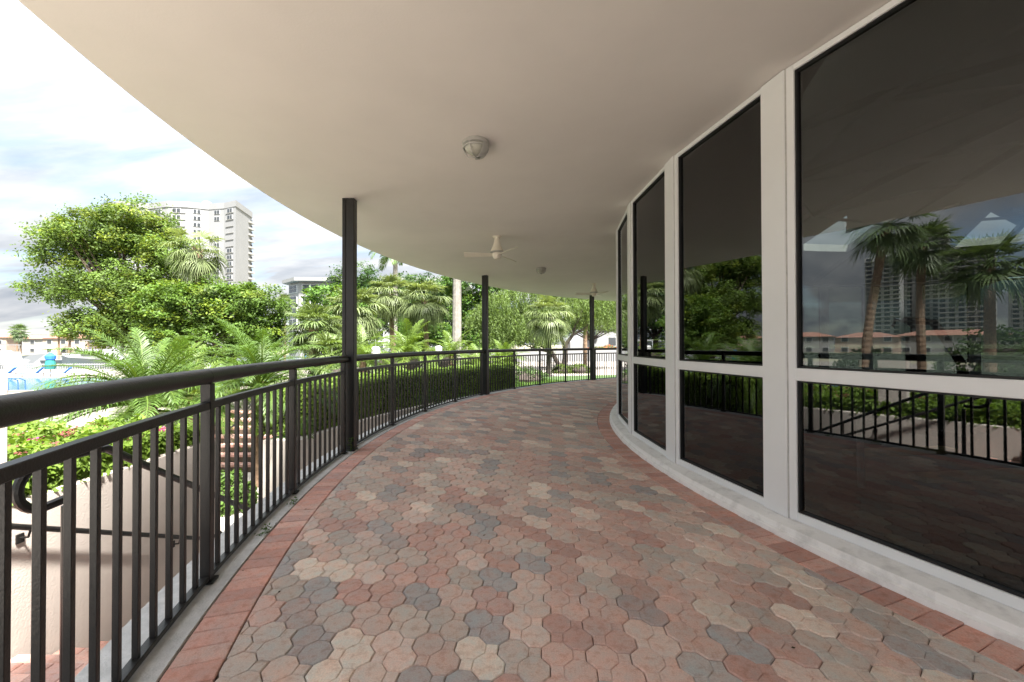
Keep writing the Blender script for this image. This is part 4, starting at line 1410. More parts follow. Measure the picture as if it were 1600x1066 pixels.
def leafy(name, c, tint_col, leaf, loc, label, cat, group=None, core=None, aspect=.55, nrm=None, seed=0, kind=None, clumpy=.2):
    r_ = np.random.default_rng(seed + 100)
    c = np.asarray(c)
    n = len(c)
    if nrm is None:
        nrm = np.tile(np.array([0, 0, 1.0]), (n, 1))
    nn = unit(nrm * .7 + r_.normal(size=(n, 3)) * .6)
    cell = np.floor(c * 4).astype(int)
    hsh = np.sin(cell @ np.array([12.9898, 78.233, 37.719])) * 43758.5453
    br = 1 + clumpy * (2 * (hsh - np.floor(hsh)) - 1)
    t = np.array(tint_col)[None] * br[:, None] * r_.uniform(.7, 1.3, (n, 1))
    V = leaf_polys(c, nn, leaf * r_.uniform(.6, 1.3, n), aspect, .08)
    root = thing(name, loc, label, cat, group)
    link('foliage', np_mesh('foliage', V - np.array(loc, np.float32), 4, t), M['leaf'], root)
    if core:
        part('stems', core, M['bark_dark'], root)
    return root


def bush_pts(cx, cy_, z0, rx, ry, h, n, seed=0):
    r_ = np.random.default_rng(seed)
    d = unit(r_.normal(size=(n, 3))); d[:, 2] = np.abs(d[:, 2])
    rad = r_.uniform(.72, 1.0, (n, 1)) ** .6 * (1 + .13 * np.sin(d[:, :1] * 9 + seed) * np.cos(d[:, 1:2] * 8))
    return np.array([cx, cy_, z0]) + d * rad * np.array([rx, ry, h]), d


def bush(name, x, y, z0, rx, ry, h, n, col, leaf, label, cat='bush', group=None, seed=0):
    c, d = bush_pts(x, y, z0, rx, ry, h, n, seed)
    core = MB(); core.lathe([(rx * .7, 0), (rx * .74, h * .35), (rx * .5, h * .66), (.02, h * .78)], (x, y, z0), 12)
    return leafy(name, c, col, leaf, (x, y, z0), label, cat, group, core, nrm=d, seed=seed)


# the clipped hedge, on an arc round the terrace
n = 46000
r_ = np.random.default_rng(3)
th = r_.uniform(10.3, 46, n)
H0, H1 = -0.42, 0.44
f = r_.random(n)
top = f < .42
rad = np.where(top, r_.uniform(13.85, 14.9, n), np.where(f < .9, 13.85 + np.abs(r_.normal(0, .05, n)), 14.9))
zz = np.where(top, H1 + r_.normal(0, .025, n), r_.uniform(H0, H1, n))
bump_ = .05 * np.sin(th * 2.1) + .04 * np.sin(th * 5.3 + 1)
zz = zz + bump_ * top
t_ = np.radians(th)
c = np.c_[CX - rad * np.cos(t_), CY + rad * np.sin(t_), zz]
ne = 1500
ce = np.c_[r_.uniform(13.85, 14.9, ne), r_.uniform(H0, H1, ne)]
pe = np.array([list(P(10.2 + abs(r_.normal(0, .1)), a, b)) for a, b in ce])
nrm = np.where(top[:, None], np.array([0, 0, 1.0]), np.c_[-np.cos(t_), np.sin(t_), .3 * np.ones(n)])
nrm[~top] *= np.where(rad[~top, None] > 14.5, 1, -1) * np.array([1, 1, -1]) if False else 1
c = np.r_[c, pe]; nrm = np.r_[nrm, np.tile(np.array([.2, -1, .2]), (ne, 1))]
core = MB(); arc_ring(core, [(13.92, H0), (13.92, H1 - .07), (14.84, H1 - .07), (14.84, H0)], 10.5, 45.8, 2)
leafy('hedge', c, (.135, .21, .038), .062, tuple(P(28, 14.3, H0)), 'long clipped green hedge curving outside the railing above the retaining wall', 'hedge', None, core, nrm=nrm, seed=1, clumpy=.22)

# shrubs behind the hedge and along the garden
bg_ = 'garden shrubs beyond the hedge'
shr = [(-5.6, 13.6, -.45, 1.0, .7, .75, 'dark low shrub behind the hedge, left of the first square lamp'), (-3.4, 13.9, -.45, 1.0, .7, .65, 'dark low shrub behind the hedge, right of the first square lamp'),
       (-2.2, 15.4, -.45, .9, .7, .7, 'dark low shrub behind the hedge, by the second square lamp'), (-.8, 17.0, -.5, 1.1, .8, .75, 'rounded shrub behind the middle column'), (.7, 19.0, -.6, 1.1, .8, .8, 'rounded shrub on the lawn in front of the weeping tree'),
       (-6.6, 16.5, -.45, 1.4, 1.0, 1.1, 'broad dark shrub under the stiff-leaved palms')]
back_row = ('at the left end, behind the stiff-leaved palms', 'under the left fan palm', 'between the two fan palms', 'under the right fan palm', 'behind the pale palm trunk', 'under the left side of the weeping tree')
for (x, y), wh in zip(((-9.2, 24.5), (-7.6, 25.5), (-6.4, 26.5), (-4.5, 28.0), (-2.4, 29.0), (-.6, 31.5)), back_row):
    shr.append((x, y, -.5, 1.25, .9, 1.75, 'tall green shrub in the back row, ' + wh))
for i, (x, y, z, rx, ry, h, lab) in enumerate(shr):
    bush('shrub', x, y, z, rx, ry, h, 2600, (.055, .10, .024), .085, lab, 'shrub', bg_, 40 + i)
bush('shrub', P(24.5, 13.0).x, P(24.5, 13.0).y, -1.52, .62, .6, 1.62, 2600, (.038, .07, .022), .075, 'small dark shrub growing up behind the railing just left of the middle column', 'shrub', None, 50)
bush('shrub', P(32, 13.1).x, P(32, 13.1).y, -1.52, .75, .6, 1.35, 2400, (.05, .095, .022), .075, 'green shrub behind the railing just right of the middle column', 'shrub', None, 51)
bush('box_bush', 3.35, 27.2, -.68, .75, .6, .62, 2400, (.10, .15, .03), .075, 'left half of the clipped box bush on the paved court', 'bush', 'clipped box bushes on the court', 52)
bush('box_bush', 4.55, 27.3, -.68, .85, .6, .66, 2400, (.095, .145, .03), .075, 'right half of the clipped box bush by the farthest column', 'bush', 'clipped box bushes on the court', 53)
bush('bush', -4.85, 6.9, LZ, .42, .38, .62, 2600, (.085, .15, .032), .07, 'small round bush on the lower landing in front of the brick steps', 'bush', None, 54)
for i, (x, y, rx, h, lab) in enumerate(((-27, -6, 4.2, 4.3, 'dark bush mass mirrored at the outer side of the widest window'), (-36, 0.6, 3.4, 4.3, 'dark bush mirrored below the grey towers'), (-36, 7.2, 2.4, 3.0, 'low dark bush mirrored by the loungers'), (-31, -12, 4, 4.6, 'dark bush mass mirrored far out beside the window edge'))):
    bush('shrub', x, y, -2.04, 1.8, rx, h, 4200, (.05, .085, .024), .26, lab, 'shrub', 'bushes mirrored in the window glass', 60 + i)

# flower bed on the planter
n = 24000
r_ = np.random.default_rng(8)
c = np.c_[r_.uniform(-6.2, -3.72, n), r_.uniform(1.2, 4.86, n), np.zeros(n)]
hgt = .27 + .05 * np.sin(c[:, 0] * 5.1) * np.sin(c[:, 1] * 4.3) + .035 * np.sin(c[:, 0] * 13 + c[:, 1] * 11)
edge = np.minimum(1, (c[:, 0] + 3.70) / -.2).clip(0, 1)
low = r_.random(n) < .3
c[:, 2] = np.where(low, r_.uniform(.1, .28, n), .05 + hgt * (.55 + .45 * edge) + r_.normal(0, .03, n))
front = r_.random(n) < .16
c[front, 0] = -3.74 + np.abs(r_.normal(0, .03, front.sum())); c[front, 2] = r_.uniform(.10, .34, front.sum())
nr = np.tile(np.array([0, 0, 1.0]), (n, 1)); nr[front] = (1, -.1, .5)
fb = leafy('flower_bed', c, (.125, .20, .030), .072, (-5, 3.5, .02), 'bright green flower bed with small dark pink blooms on the planter', 'flower bed', None, None, .5, nr, 9, None, .25)
V = []; T = []
for k in range(130):
    x, y = r_.uniform(-6.1, -3.8), r_.uniform(2.2, 4.8)
    m = 22
    cc = np.array([x, y, .34 + r_.uniform(-.03, .04)]) + r_.normal(0, .026, (m, 3)) * np.array([1, 1, .5])
    V.append(leaf_polys(cc, unit(r_.normal(0, .4, (m, 3)) + np.array([0, 0, 1])), r_.uniform(.02, .035, m), .8)); T.append(np.tile(np.array(random.choice([(.30, .05, .09), (.20, .07, .06), (.42, .06, .22), (.17, .09, .05)])), (m, 1)) * r_.uniform(.7, 1.2, (m, 1)))
o = link('blossoms', np_mesh('blossoms', np.concatenate(V) - np.array([-5, 3.5, .02], np.float32), 4, np.concatenate(T)), M['leaf'], fb)
# flowers at the far court
c, d = bush_pts(13.0, 54, -.66, 4.5, .8, 1.7, 4000, 77)
bt_ = leafy('flower_shrub', c, (.12, .15, .035), .2, (13.0, 54, -.66), 'orange-flowering shrubs before the white annex beyond the farthest column', 'shrub', None, None, nrm=d, seed=77)
cc = c[rng.random(len(c)) < .16] + rng.normal(0, .08, (1, 3))
link('blossoms', np_mesh('blossoms', leaf_polys(cc, unit(rng.normal(0, 1, cc.shape)), rng.uniform(.12, .25, len(cc)), .8) - np.array([13.0, 54, -.66], np.float32), 4, np.tile(np.array([.5, .13, .06]), (len(cc), 1))), M['leaf'], bt_)

# ================================================================ GARDEN FURNITURE, LAMPS, FAR COURT
for (x, y, z0, zt, s, lab) in ((-4.17, 12.3, -.45, 1.10, .25, 'white square lamp on a dark post, the nearer one behind the railing'), (-2.69, 14.7, -.45, 1.12, .235, 'white square lamp on a dark post, the farther one by the pale palm trunk')):
    t = thing('garden_lamp', (x, y, z0), lab, 'garden lamp', 'square garden lamps')
    g = MB(); g.bbox((x, y, (z0 + zt - s / 2) / 2), (.06, .06, zt - s / 2 - z0)); part('post', g, M['black'], t)
    g = MB(); g.bbox((x, y, zt), (s, s, s * 1.0), 0.3, .05); part('lamp_shade', g, M['lamp_white'], t)
    g = MB(); g.bbox((x, y, zt - s / 2 - .012), (s * .7, s * .7, .03), 0.3, .004); part('collar', g, M['black'], t)
g = MB(); g.bbox((-4.35, 13.0, .05), (.36, .10, .5), .15, .02); g.bbox((-4.35, 13.0, -.3), (.06, .05, .5), .15)
tag(link('utility_box', g.mesh('utility_box'), M['white_rail']), 'small white utility box standing behind the hedge under the first square lamp', 'utility box')


def garden_chair(x, y, rz, lab):
    t = thing('garden_chair', (x, y, -.66), lab, 'chair', 'black wrought-iron chairs on the court')
    t.rotation_euler = (0, 0, rz)
    for sx in (-1, 1):
        for sy in (-1, 1):
            g = MB(); g.tube([(sx * .2, sy * .2, 0), (sx * .19, sy * .19, .45)], .014, 6); link('leg', g.mesh('leg'), M['black'], t)
    g = MB(); g.bbox((0, 0, .45), (.44, .44, .03)); link('seat', g.mesh('seat'), M['black'], t)
    g = MB(); g.tube([(-.2, .2, .45), (-.2, .24, .9), (0, .25, .98), (.2, .24, .9), (.2, .2, .45)], .014, 6)
    for k in range(-2, 3):
        g.tube([(k * .07, .21, .47), (k * .07, .245, .92)], .008, 5)
    g.tube([(-.2, .22, .7), (.2, .22, .7)], .008, 5)
    link('backrest', g.mesh('backrest'), M['black'], t)


garden_chair(2.0, 26.0, .4, 'black wrought-iron chair at the left of the round table')
garden_chair(3.0, 27.0, 2.8, 'black wrought-iron chair behind the round table near the box bush')
t = thing('garden_table', (2.5, 26.3, -.66), 'round black wrought-iron table on the paved court', 'table')
g = MB(); g.lathe([(.38, .72), (.38, .75)], (2.5, 26.3, -.66), 24); part('tabletop', g, M['black'], t)
g = MB(); g.tube([(2.5, 26.3, -.66), (2.5, 26.3, .06)], .03, 8); part('leg', g, M['black'], t)

g = MB(); g.bbox((4.0, 46, .02), (27, .3, 1.42), 0, .02)
wl_ = thing('court_wall', (4, 46, -.66), 'long low white wall across the back of the paved court', 'wall')
part('wall', g, M['white_wall'], wl_)
an = thing('annex', (12, 60, -.66), 'low white annex with sloping side and pale roof line at the far right', 'building')
g = MB(); g.add([(8.4, 58, -.66), (11.5, 58, -.66), (11.5, 58, 3.3), (8.4, 58, 1.6), (8.4, 66, -.66), (11.5, 66, -.66), (11.5, 66, 3.3), (8.4, 66, 1.6)], [(0, 1, 2, 3), (7, 6, 5, 4), (0, 3, 7, 4), (3, 2, 6, 7), (1, 5, 6, 2)])
part('ramp_wall', g, M['white_wall'], an)
g = MB(); g.bbox((18.0, 61, 1.6), (12.9, 8, 4.6), 0, .02); part('wall', g, M['white_wall'], an)
g = MB(); g.add([(11.2, 56.6, 3.72), (25, 56.6, 4.4), (25, 66, 4.5), (11.2, 66, 3.8), (11.2, 56.6, 3.9), (25, 56.6, 4.58), (25, 66, 4.7), (11.2, 66, 4.0)], [(3, 2, 1, 0), (4, 5, 6, 7), (0, 1, 5, 4), (1, 2, 6, 5), (2, 3, 7, 6), (3, 0, 4, 7)])
part('roof', g, M['white_rail'], an)
g = MB(); g.bbox((11.9, 56.9, 2.6), (.35, .25, 1.5)); part('door', g, M['win_dark'], an)
for x in (14.2, 16.6):
    g = MB(); g.bbox((x, 56.99, 1.7), (1.3, .08, 1.4)); w = part('window', g, M['win_frame'], an)
    g = MB(); g.bbox((x, 56.94, 1.7), (1.1, .04, 1.2)); part('pane', g, M['win_dark'], w)

# small weeds and leaf litter along the curb
for k, (a, r, n, h, lab) in enumerate(((-11.2, 11.66, 9, .05, 'small green weed sprouting from the curb joint near the camera'), (-0.9, 11.69, 14, .17, 'taller weed sprouting at the foot of the nearest tall column'), (-8.6, 11.66, 7, .035, 'tiny green weed in the curb joint farther along'))):
    p = P(a, r, -.005)
    m = n * 4
    c_ = np.array(p) + np.c_[rng.normal(0, .018, m), rng.normal(0, .03, m), rng.uniform(0, h, m)]
    nn_ = unit(rng.normal(0, .7, (m, 3)) + np.array([0, 0, 1]))
    t = thing('weed', p, lab, 'weed', 'weeds along the curb')
    link('foliage', np_mesh('foliage', leaf_polys(c_, nn_, rng.uniform(.015, .035, m), .5) - np.array(p, np.float32), 4, np.array([.07, .13, .025]) * rng.uniform(.7, 1.3, (m, 1))), M['leaf'], t)
    g = MB(); g.tube([p, p + Vector((.005, .01, h))], .002, 4); part('stem', g, M['shaft'], t)
n = 110
th_ = np.radians(rng.uniform(-24, 30, n)); rr_ = np.where(rng.random(n) < .6, rng.uniform(11.3, 11.66, n), rng.uniform(8.32, 11.4, n))
c_ = np.c_[CX - rr_ * np.cos(th_), CY + rr_ * np.sin(th_), np.full(n, .006)]
nn_ = unit(np.c_[rng.normal(0, .2, (n, 2)), np.ones(n)])
o = link('leaf_litter', np_mesh('leaf_litter', leaf_polys(c_, nn_, rng.uniform(.008, .024, n), .5), 4, np.array([.075, .05, .03]) * rng.uniform(.5, 1.4, (n, 1))), M['leaf'])
tag(o, 'tiny dry leaf bits scattered on the terrace pavers', None, None, 'stuff')

# ================================================================ POOL, LOUNGERS, FENCE, BOATS, HOUSES
poolp = [(-70, 31), (-44, 29.4), (-28, 29.2), (-22, 31.5), (-21, 36), (-24, 40.2), (-50, 41), (-70, 41)]
g = MB(); g.add([(x, y, -2.0) for x, y in poolp], [tuple(range(len(poolp)))])
struct('pool_water', g, M['pool'])
g = MB()
cxp = sum(p[0] for p in poolp) / len(poolp); cyp = sum(p[1] for p in poolp) / len(poolp)
outp = [(cxp + (x - cxp) * 1.018, cyp + (y - cyp) * 1.09) for x, y in poolp]
n = len(poolp)
for i in range(n):
    j = (i + 1) % n
    a, b, c_, d_ = poolp[i], poolp[j], outp[j], outp[i]
    g.add([(a[0], a[1], -1.95), (b[0], b[1], -1.95), (c_[0], c_[1], -1.95), (d_[0], d_[1], -1.95), (a[0], a[1], -2.04), (b[0], b[1], -2.04), (c_[0], c_[1], -2.04), (d_[0], d_[1], -2.04)], [(3, 2, 1, 0), (0, 1, 5, 4), (2, 3, 7, 6)])
struct('pool_coping', g, M['deck'])
ld = thing('pool_ladder', (-36.6, 29.6, -2.04), 'blue-grey pool ladder with two arched rails at the near pool edge', 'pool ladder')
for dxl in (0, .55):
    g = MB(); g.tube([(-36.9 + dxl, 29.0, -2.04), (-36.9 + dxl, 29.0, -1.35), (-36.9 + dxl, 29.15, -1.15), (-36.9 + dxl, 29.6, -1.1), (-36.9 + dxl, 30.0, -1.3), (-36.9 + dxl, 30.05, -2.2)], .035, 8)
    part('rail', g, M['steel_blue'], ld, True)


def make_lounger(label):
    t = thing('sun_lounger', (0, 0, -2.04), label, 'sun lounger', 'blue sun loungers by the pool')
    g = MB(); g.bbox((0, 0, .3), (1.9, .06, .05)); g.bbox((0, .58, .3), (1.9, .06, .05)); link('frame', g.mesh('frame'), M['white_rail'], t)
    for x in (-.8, .8):
        for y in (0, .58):
            g = MB(); g.bbox((x, y, .15), (.05, .05, .3)); link('leg', g.mesh('leg'), M['white_rail'], t)
    g = MB(); g.bbox((-.3, .29, .35), (1.25, .56, .05)); link('seat', g.mesh('seat'), M['blue'], t)
    g = MB(); g.box((0, 0, 0), (.85, .56, .05), m=Matrix.Translation((.62, .29, .64)) @ Matrix.Rotation(-.85, 4, 'Y')); link('backrest', g.mesh('backrest'), M['blue'], t)
    return t


L0 = make_lounger('blue sun lounger at the left end of the row beyond the pool')
spots = [(-54.6, 43, .5, None), (-51.6, 43, .5, 'blue sun lounger beside the closed blue parasol beyond the pool'), (-48.8, 43.2, .5, 'blue sun lounger behind the nearest dwarf palm fronds beyond the pool')]
for i, (x, y, rz, lab) in enumerate(spots):
    o = L0 if i == 0 else copy_tree(L0)
    o.location = (x, y, -2.04); o.rotation_euler = (0, 0, rz)
    if lab: o['label'] = lab
mir = [(-31, 9.2), (-31, 7.6), (-31, 6.2), (-30.5, 3.6)]
for i, (x, y) in enumerate(mir):
    o = copy_tree(L0); o.location = (x, y, -2.04); o.rotation_euler = (0, 0, pi / 2 + .9)
    o['label'] = 'blue sun lounger mirrored in the widest window, ' + ('leftmost there', 'second from the left', 'third from the left', 'apart at the right of the others')[i]
    o['group'] = 'blue sun loungers mirrored in the glass'
for (x, y, lab) in ((-51.7, 45, 'closed blue parasol with green lower cloth beyond the pool'), (-22.0, 43.5, 'closed blue parasol glimpsed through the nearest dwarf palm')):
    t = thing('parasol', (x, y, -2.04), lab, 'parasol', 'closed parasols by the pool')
    g = MB(); g.tube([(x, y, -2.04), (x, y, .6)], .04, 8); part('pole', g, M['white_rail'], t)
    g = MB(); g.lathe([(.1, 0.5), (.46, .12), (.42, -.25), (.18, -.3)], (x, y, 0), 12); part('canopy', g, M['blue'], t)
    g = MB(); g.lathe([(.34, -.25), (.46, -.9), (.40, -1.35)], (x, y, 0), 12); part('cover', g, M['teal'], t)

fn = thing('pool_fence', (-48, 47.5, -2.04), 'white picket fence between the pool deck and the marina', 'fence')
for z in (-1.85, -.95):
    g = MB(); g.bbox((-52, 47.5, z), (48, .05, .07)); part('rail', g, M['white_rail'], fn)
pm = MB(); pm.bbox((0, 0, .6), (.05, .03, 1.2)); pm = pm.mesh('picket'); pm.materials.append(M['white_rail'])
for k in range(200):
    x = -66 + k * .2
    link('picket', pm, None, fn, (x + 48, .04, 0))


def boat(x, y, s, rz, lab, cabin=True):
    t = thing('motor_boat', (x, y, -2.05), lab, 'boat', 'white boats in the marina')
    t.rotation_euler = (0, 0, rz); t.scale = (s, s, s)
    L_ = 5.0
    secs = [(-L_, 1.3, 1.0), (-2, 1.5, 1.05), (2, 1.4, 1.2), (4, .8, 1.4), (5.4, .05, 1.6)]
    vs = []; fs = []
    for (xx, w, h) in secs:
        vs += [(xx, -w * .6, 0), (xx, -w, h), (xx, w, h), (xx, w * .6, 0)]
    for i in range(len(secs) - 1):
        for j in range(4):
            l = (j + 1) % 4
            fs.append((i * 4 + j, i * 4 + l, i * 4 + 4 + l, i * 4 + 4 + j))
    fs += [(3, 2, 1, 0), (16, 17, 18, 19)]
    g = MB(); g.add(vs, fs); link('hull', g.mesh('hull'), M['boat'], t)
    g = MB(); g.add([(-2.6, -1.0, 1.05), (2.2, -.9, 1.2), (1.2, -.75, 2.1), (-2.4, -.85, 2.1), (-2.6, 1.0, 1.05), (2.2, .9, 1.2), (1.2, .75, 2.1), (-2.4, .85, 2.1)], [(0, 1, 2, 3), (7, 6, 5, 4), (1, 5, 6, 2), (0, 3, 7, 4), (3, 2, 6, 7)])
    link('cabin', g.mesh('cabin'), M['boat'], t)
    for sg in (-1, 1):
        g = MB(); g.box((-.5, sg * .94, 1.65), (2.6, .06, .4)); link('window', g.mesh('window'), M['win_dark'], t)
    g = MB(); g.bbox((-.8, 0, 3.0), (3.0, 1.8, .08)); link('hardtop', g.mesh('hardtop'), M['boat'], t)
    for xx in (-2, .3):
        for sg in (-1, 1):
            g = MB(); g.tube([(xx, sg * .8, 2.05), (xx, sg * .8, 3.0)], .03, 5); link('stanchion', g.mesh('stanchion'), M['chrome'], t)


boat(-78, 62, 1.15, 2.6, 'white motor boat moored at the far left of the marina')
boat(-70, 66, 1.0, .3, 'white motor boat moored behind the closed blue parasol')
boat(-62, 60, 1.35, 2.9, 'white motor boat half hidden by the dwarf palm fronds')
boat(-52, 64, 1.2, .2, 'white motor boat behind the nearest dwarf palm crown')
boat(-90, 70, 1.2, .4, 'white motor boat farthest out in the marina')


def house(x, y, w, d, h, rz, wallm, lab):
    t = thing('house', (x, y, -2.06), lab, 'house', 'red-roofed houses across the marina')
    t.rotation_euler = (0, 0, rz)
    g = MB(); g.box((0, 0, h / 2), (w, d, h)); link('wall', g.mesh('wall'), wallm, t)
    o_ = .6; rh = 1.5
    g = MB(); g.add([(-w / 2 - o_, -d / 2 - o_, h), (w / 2 + o_, -d / 2 - o_, h), (w / 2 + o_, d / 2 + o_, h), (-w / 2 - o_, d / 2 + o_, h), (-w / 2 + d * .45, 0, h + rh), (w / 2 - d * .45, 0, h + rh)], [(0, 1, 5, 4), (1, 2, 5), (2, 3, 4, 5), (3, 0, 4), (3, 2, 1, 0)])
    link('roof', g.mesh('roof'), M['roof_tile'], t)
    n = max(2, int(w / 4))
    wm = MB(); wm.box((0, 0, 0), (1.7, .12, 1.5)); wm = wm.mesh('window'); wm.materials.append(M['win_frame'])
    pm = MB(); pm.box((0, -.05, 0), (1.45, .12, 1.25)); pm = pm.mesh('pane'); pm.materials.append(M['win_dark'])
    for zf in ((1.7, 4.7) if h > 5 else (1.7,)):
        for k in range(n):
            wx = -w / 2 + (k + .5) * w / n
            a = link('window', wm, None, t, (wx, -d / 2 - .03, zf)); link('pane', pm, None, a)
    return t


hl = ['two-storey pale pink house with red tiled roof at the far left edge', 'cream house with long red tiled roof left of the palms across the marina', 'pale pink house with red tiled roof behind the closed parasol', 'cream house with red tiled roof half hidden by the shade tree', 'pale house with red roof farther back between the others', 'cream house with red roof mirrored at the left of the widest window', 'pink house with red roof mirrored left of the grey towers', 'long cream house with red roof mirrored under the grey towers']
for i, (x, y, w, d, h, rz, m) in enumerate(((-196, 150, 20, 10, 6.4, .2, 'pink_wall'), (-178, 156, 18, 10, 5.9, 0, 'white_wall2'), (-160, 150, 18, 10, 6.0, .1, 'pink_wall'), (-140, 152, 18, 10, 6.0, -.1, 'white_wall2'), (-172, 178, 22, 10, 7.6, .1, 'pink_wall'),
                                            (-150, 38, 16, 10, 5.6, pi / 2 - .2, 'white_wall2'), (-152, 22, 14, 10, 5.2, pi / 2, 'pink_wall'), (-156, 6, 20, 10, 5.6, pi / 2, 'white_wall2'))):
    house(x, y, w, d, h, rz, M[m], hl[i])
g = MB(); g.prism([(-420, 140), (-60, 140), (-60, 420), (-420, 420)], -2.4, -2.0); struct('far_shore', g, M['earth'])
# small palms and round trees on the far shore
tr = [(-142, 116, 7.0, 'dark round palm on the far shore at the left edge'), (-128, 116, 7.5, 'leaning dark palm on the far shore before the pink house'), (-158, 140, 8.0, 'palm top above the red roofs, left'), (-150, 142, 8.2, 'palm top above the red roofs, right'), (-170, 138, 8.6, 'bushy palm at the left edge above the red roofs'), (-118, 118, 6.4, 'low palm on the far shore near the shade tree')]
for i, (x, y, h, lab) in enumerate(tr):
    palm('shore_palm', (x, y, -2.0), lab, 'palms on the far shore', [(0, 0, 0), (.3 * (i % 2), 0, h * .6), (.6 * (i % 2), 0, h)], (.28, .22), M['bark_palm'], refl, (4, 6, 7, 6, 5), 1.5, None, 90 + i)
for i, (x, y, w, h, lab) in enumerate(((-560, 470, 60, 22, 'pale hazy apartment block far on the horizon, left'), (-520, 500, 44, 26, 'pale hazy apartment block far on the horizon, middle'), (-470, 500, 40, 18, 'pale hazy apartment block far on the horizon, right'))):
    t = thing('distant_block', (x, y, -2), lab, 'building', 'hazy blocks on the horizon')
    g = MB(); g.box((x, y, h / 2 - 2), (w, 20, h)); part('wall', g, M['white_wall2'], t)
    for k in range(5):
        g = MB(); g.box((x, y - 10.1, 2 + k * (h - 6) / 5), (w * .92, .4, 1.3)); part('window_band', g, M['roof_grey'], t)

# ================================================================ TALL BUILDINGS
FL = 3.02


def win_pair(w, h, d=.25):
    a = MB(); a.box((0, 0, 0), (w, d, h)); a = a.mesh('window'); a.materials.append(M['win_frame'])
    b = MB()
    b.box((-w * .245, -d / 2 - .03, h * .25), (w * .42, .1, h * .4)); b.box((w * .245, -d / 2 - .03, h * .25), (w * .42, .1, h * .4)); b.box((-w * .245, -d / 2 - .03, -h * .22), (w * .42, .1, h * .46)); b.box((w * .245, -d / 2 - .03, -h * .22), (w * .42, .1, h * .46))
    b = b.mesh('pane'); b.materials.append(M['win_dark'])
    return a, b


def put_win(ms, root, p, rz):
    a = link('window', ms[0], None, root, Vector(p) - root.location); a.rotation_euler = (0, 0, rz)
    link('pane', ms[1], None, a)


tw = thing('apartment_tower', (-145, 186, -2), 'tall white apartment tower with folded front and dark windows behind the shade trees', 'tower')
TZ = 65.3
front = [(-188, 184), (-176, 181), (-166, 183.5), (-155, 180.5), (-147, 181.5), (-139.5, 184.5), (-131.5, 183.0), (-124.1, 180)]
foot = front + [(-127.2, 196), (-140, 204), (-188, 204)]
g = MB(); g.prism(foot, -2, TZ); part('wall', g, M['white_wall'], tw)
mid = (-152, 191)
pf = [(mid[0] + (x - mid[0]) * 1.012, mid[1] + (y - mid[1]) * 1.03) for x, y in foot]
g = MB(); g.prism(pf, TZ - 1.6, TZ + 1.1); part('parapet', g, M['white_wall'], tw)
g = MB(); g.lathe([(2.2, 0), (2.2, 1.6), (1.2, 2.3), (.2, 2.5)], (-143, 188, TZ + 1.1), 14); g.box((-150, 189, TZ + 1.7), (5, 4, 1.4)); part('roof_plant', g, M['white_wall2'], tw)
wA, wB, wC = win_pair(3.5, 1.75), win_pair(2.9, 1.75), win_pair(1.2, 1.7)


def on_face(i, f, out=.02):
    (x0, y0), (x1, y1) = front[i], front[i + 1]
    return (x0 + (x1 - x0) * f, y0 + (y1 - y0) * f, atan2(y1 - y0, x1 - x0))


skip = {(6, 2), (6, 3), (6, 5), (6, 4), (5, 2), (5, 3)}
for fl in range(0, 20):
    z = TZ - 3.0 - fl * FL
    for i, f, ms in ((6, .52, wA), (5, .55, wB), (4, .45, wB), (3, .45, wA), (2, .5, wA), (1, .5, wA), (0, .5, wA)):
        if (i, fl) in skip:
            continue
        x, y, rz = on_face(i, f)
        put_win(ms, tw, (x, y - .05, z), rz)
    if 1 < fl:
        x, y, rz = on_face(5, .6)
    # floor bands on the corner bay
    x, y, rz = on_face(6, .5)
    g = None
g = MB()
for fl in range(20):
    z = TZ - 1.4 - fl * FL
    for i in (3, 6):
        x, y, rz = on_face(i, .5)
        g.box((x, y, z - FL + .25), (5.4 if i == 6 else 6.5, .5, .16), rz)
part('floor_band', g, M['white_wall2'], tw)['kind'] = 'stuff'
sl = win_pair(1.6, 1.5)
for fl in range(20):
    put_win(sl, tw, (-127.0, 195.0, TZ - 3.6 - fl * FL), pi / 2 - .2)
g = MB()
for fl in range(20):
    g.box((-126.6, 194.2, TZ - 4.6 - fl * FL), (1.6, 3.6, .9), -.2)
part('balcony', g, M['white_wall2'], tw)['kind'] = 'stuff'

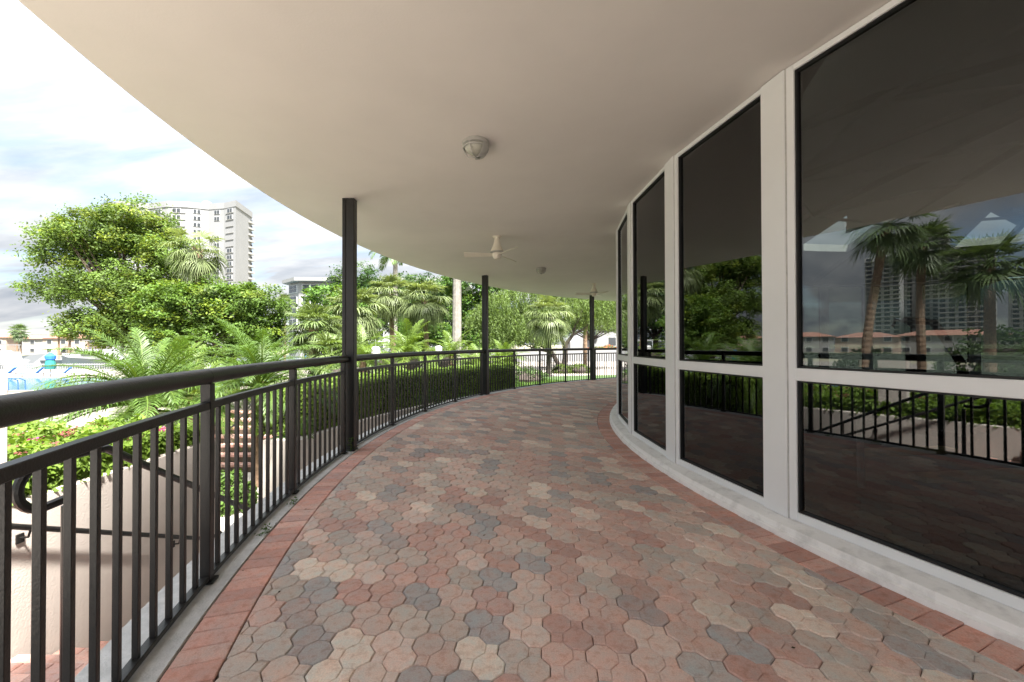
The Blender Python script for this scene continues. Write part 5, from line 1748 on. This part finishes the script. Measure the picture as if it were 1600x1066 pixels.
b2 = thing('flat_block', (-38, 115, -2), 'white flat-roofed apartment block with overhanging roof behind the garden trees', 'building')
g = MB(); g.prism([(-60.6, 109), (-56, 105.5), (-14, 108), (-14, 125), (-60, 125)], -2, 17.6); part('wall', g, M['white_wall2'], b2)
g = MB(); g.prism([(-62.6, 109.2), (-56.4, 103.8), (-12, 106), (-12, 127), (-62, 127)], 18.0, 18.9); part('roof', g, M['white_wall2'], b2)
g = MB(); g.prism([(-60.2, 109.2), (-55.8, 106), (-14.4, 108.4), (-14.4, 124), (-59.6, 124)], 17.6, 18.0); part('soffit_band', g, M['roof_grey'], b2)
wD = win_pair(4.4, 2.1)
for fl in range(6):
    z = 16.2 - fl * 3.0
    put_win(win_pair(3.4, 2.0) if fl == 0 and False else wD, b2, (-58.4, 107.2, z), -.65)
    for k in range(7):
        put_win(wD, b2, (-53 + k * 5.6, 105.6 + k * .34, z), .06)

gg = 'grey towers mirrored in the window glass'
for i, (x, y, w, d, h, lab) in enumerate(((-400, 44, 19, 30, 66, 'grey high-rise tower mirrored at the left of the group in the widest window'), (-420, 25, 26, 30, 86, 'tallest grey high-rise tower mirrored in the widest window'), (-380, 4, 24, 26, 62, 'darker grey tower mirrored behind the upright palm'), (-430, -30, 30, 30, 50, 'low grey block mirrored at the right of the towers'))):
    t = thing('grey_tower', (x, y, -2), lab, 'tower', gg)
    g = MB(); g.box((x, y, h / 2 - 2), (d, w, h)); part('wall', g, M['tower_grey'], t)
    nb = int(w / 4)
    gs = MB(); gp = MB()
    for fl in range(int(h / 3.1) - 1):
        gs.box((x + d / 2 + .5, y, 2.2 + fl * 3.1), (1.2, w * .98, .35))
        for k in range(nb):
            gp.box((x + d / 2 + .05, y - w / 2 + (k + .5) * w / nb, 3.6 + fl * 3.1), (.2, w / nb * .62, 1.9))
    part('balcony_slabs', gs, M['white_wall2'], t)['kind'] = 'stuff'
    part('windows', gp, M['win_dark'], t)['kind'] = 'stuff'
    g = MB(); g.box((x, y, h - 1), (d * .5, w * .5, 4)); part('roof_plant', g, M['tower_grey'], t)
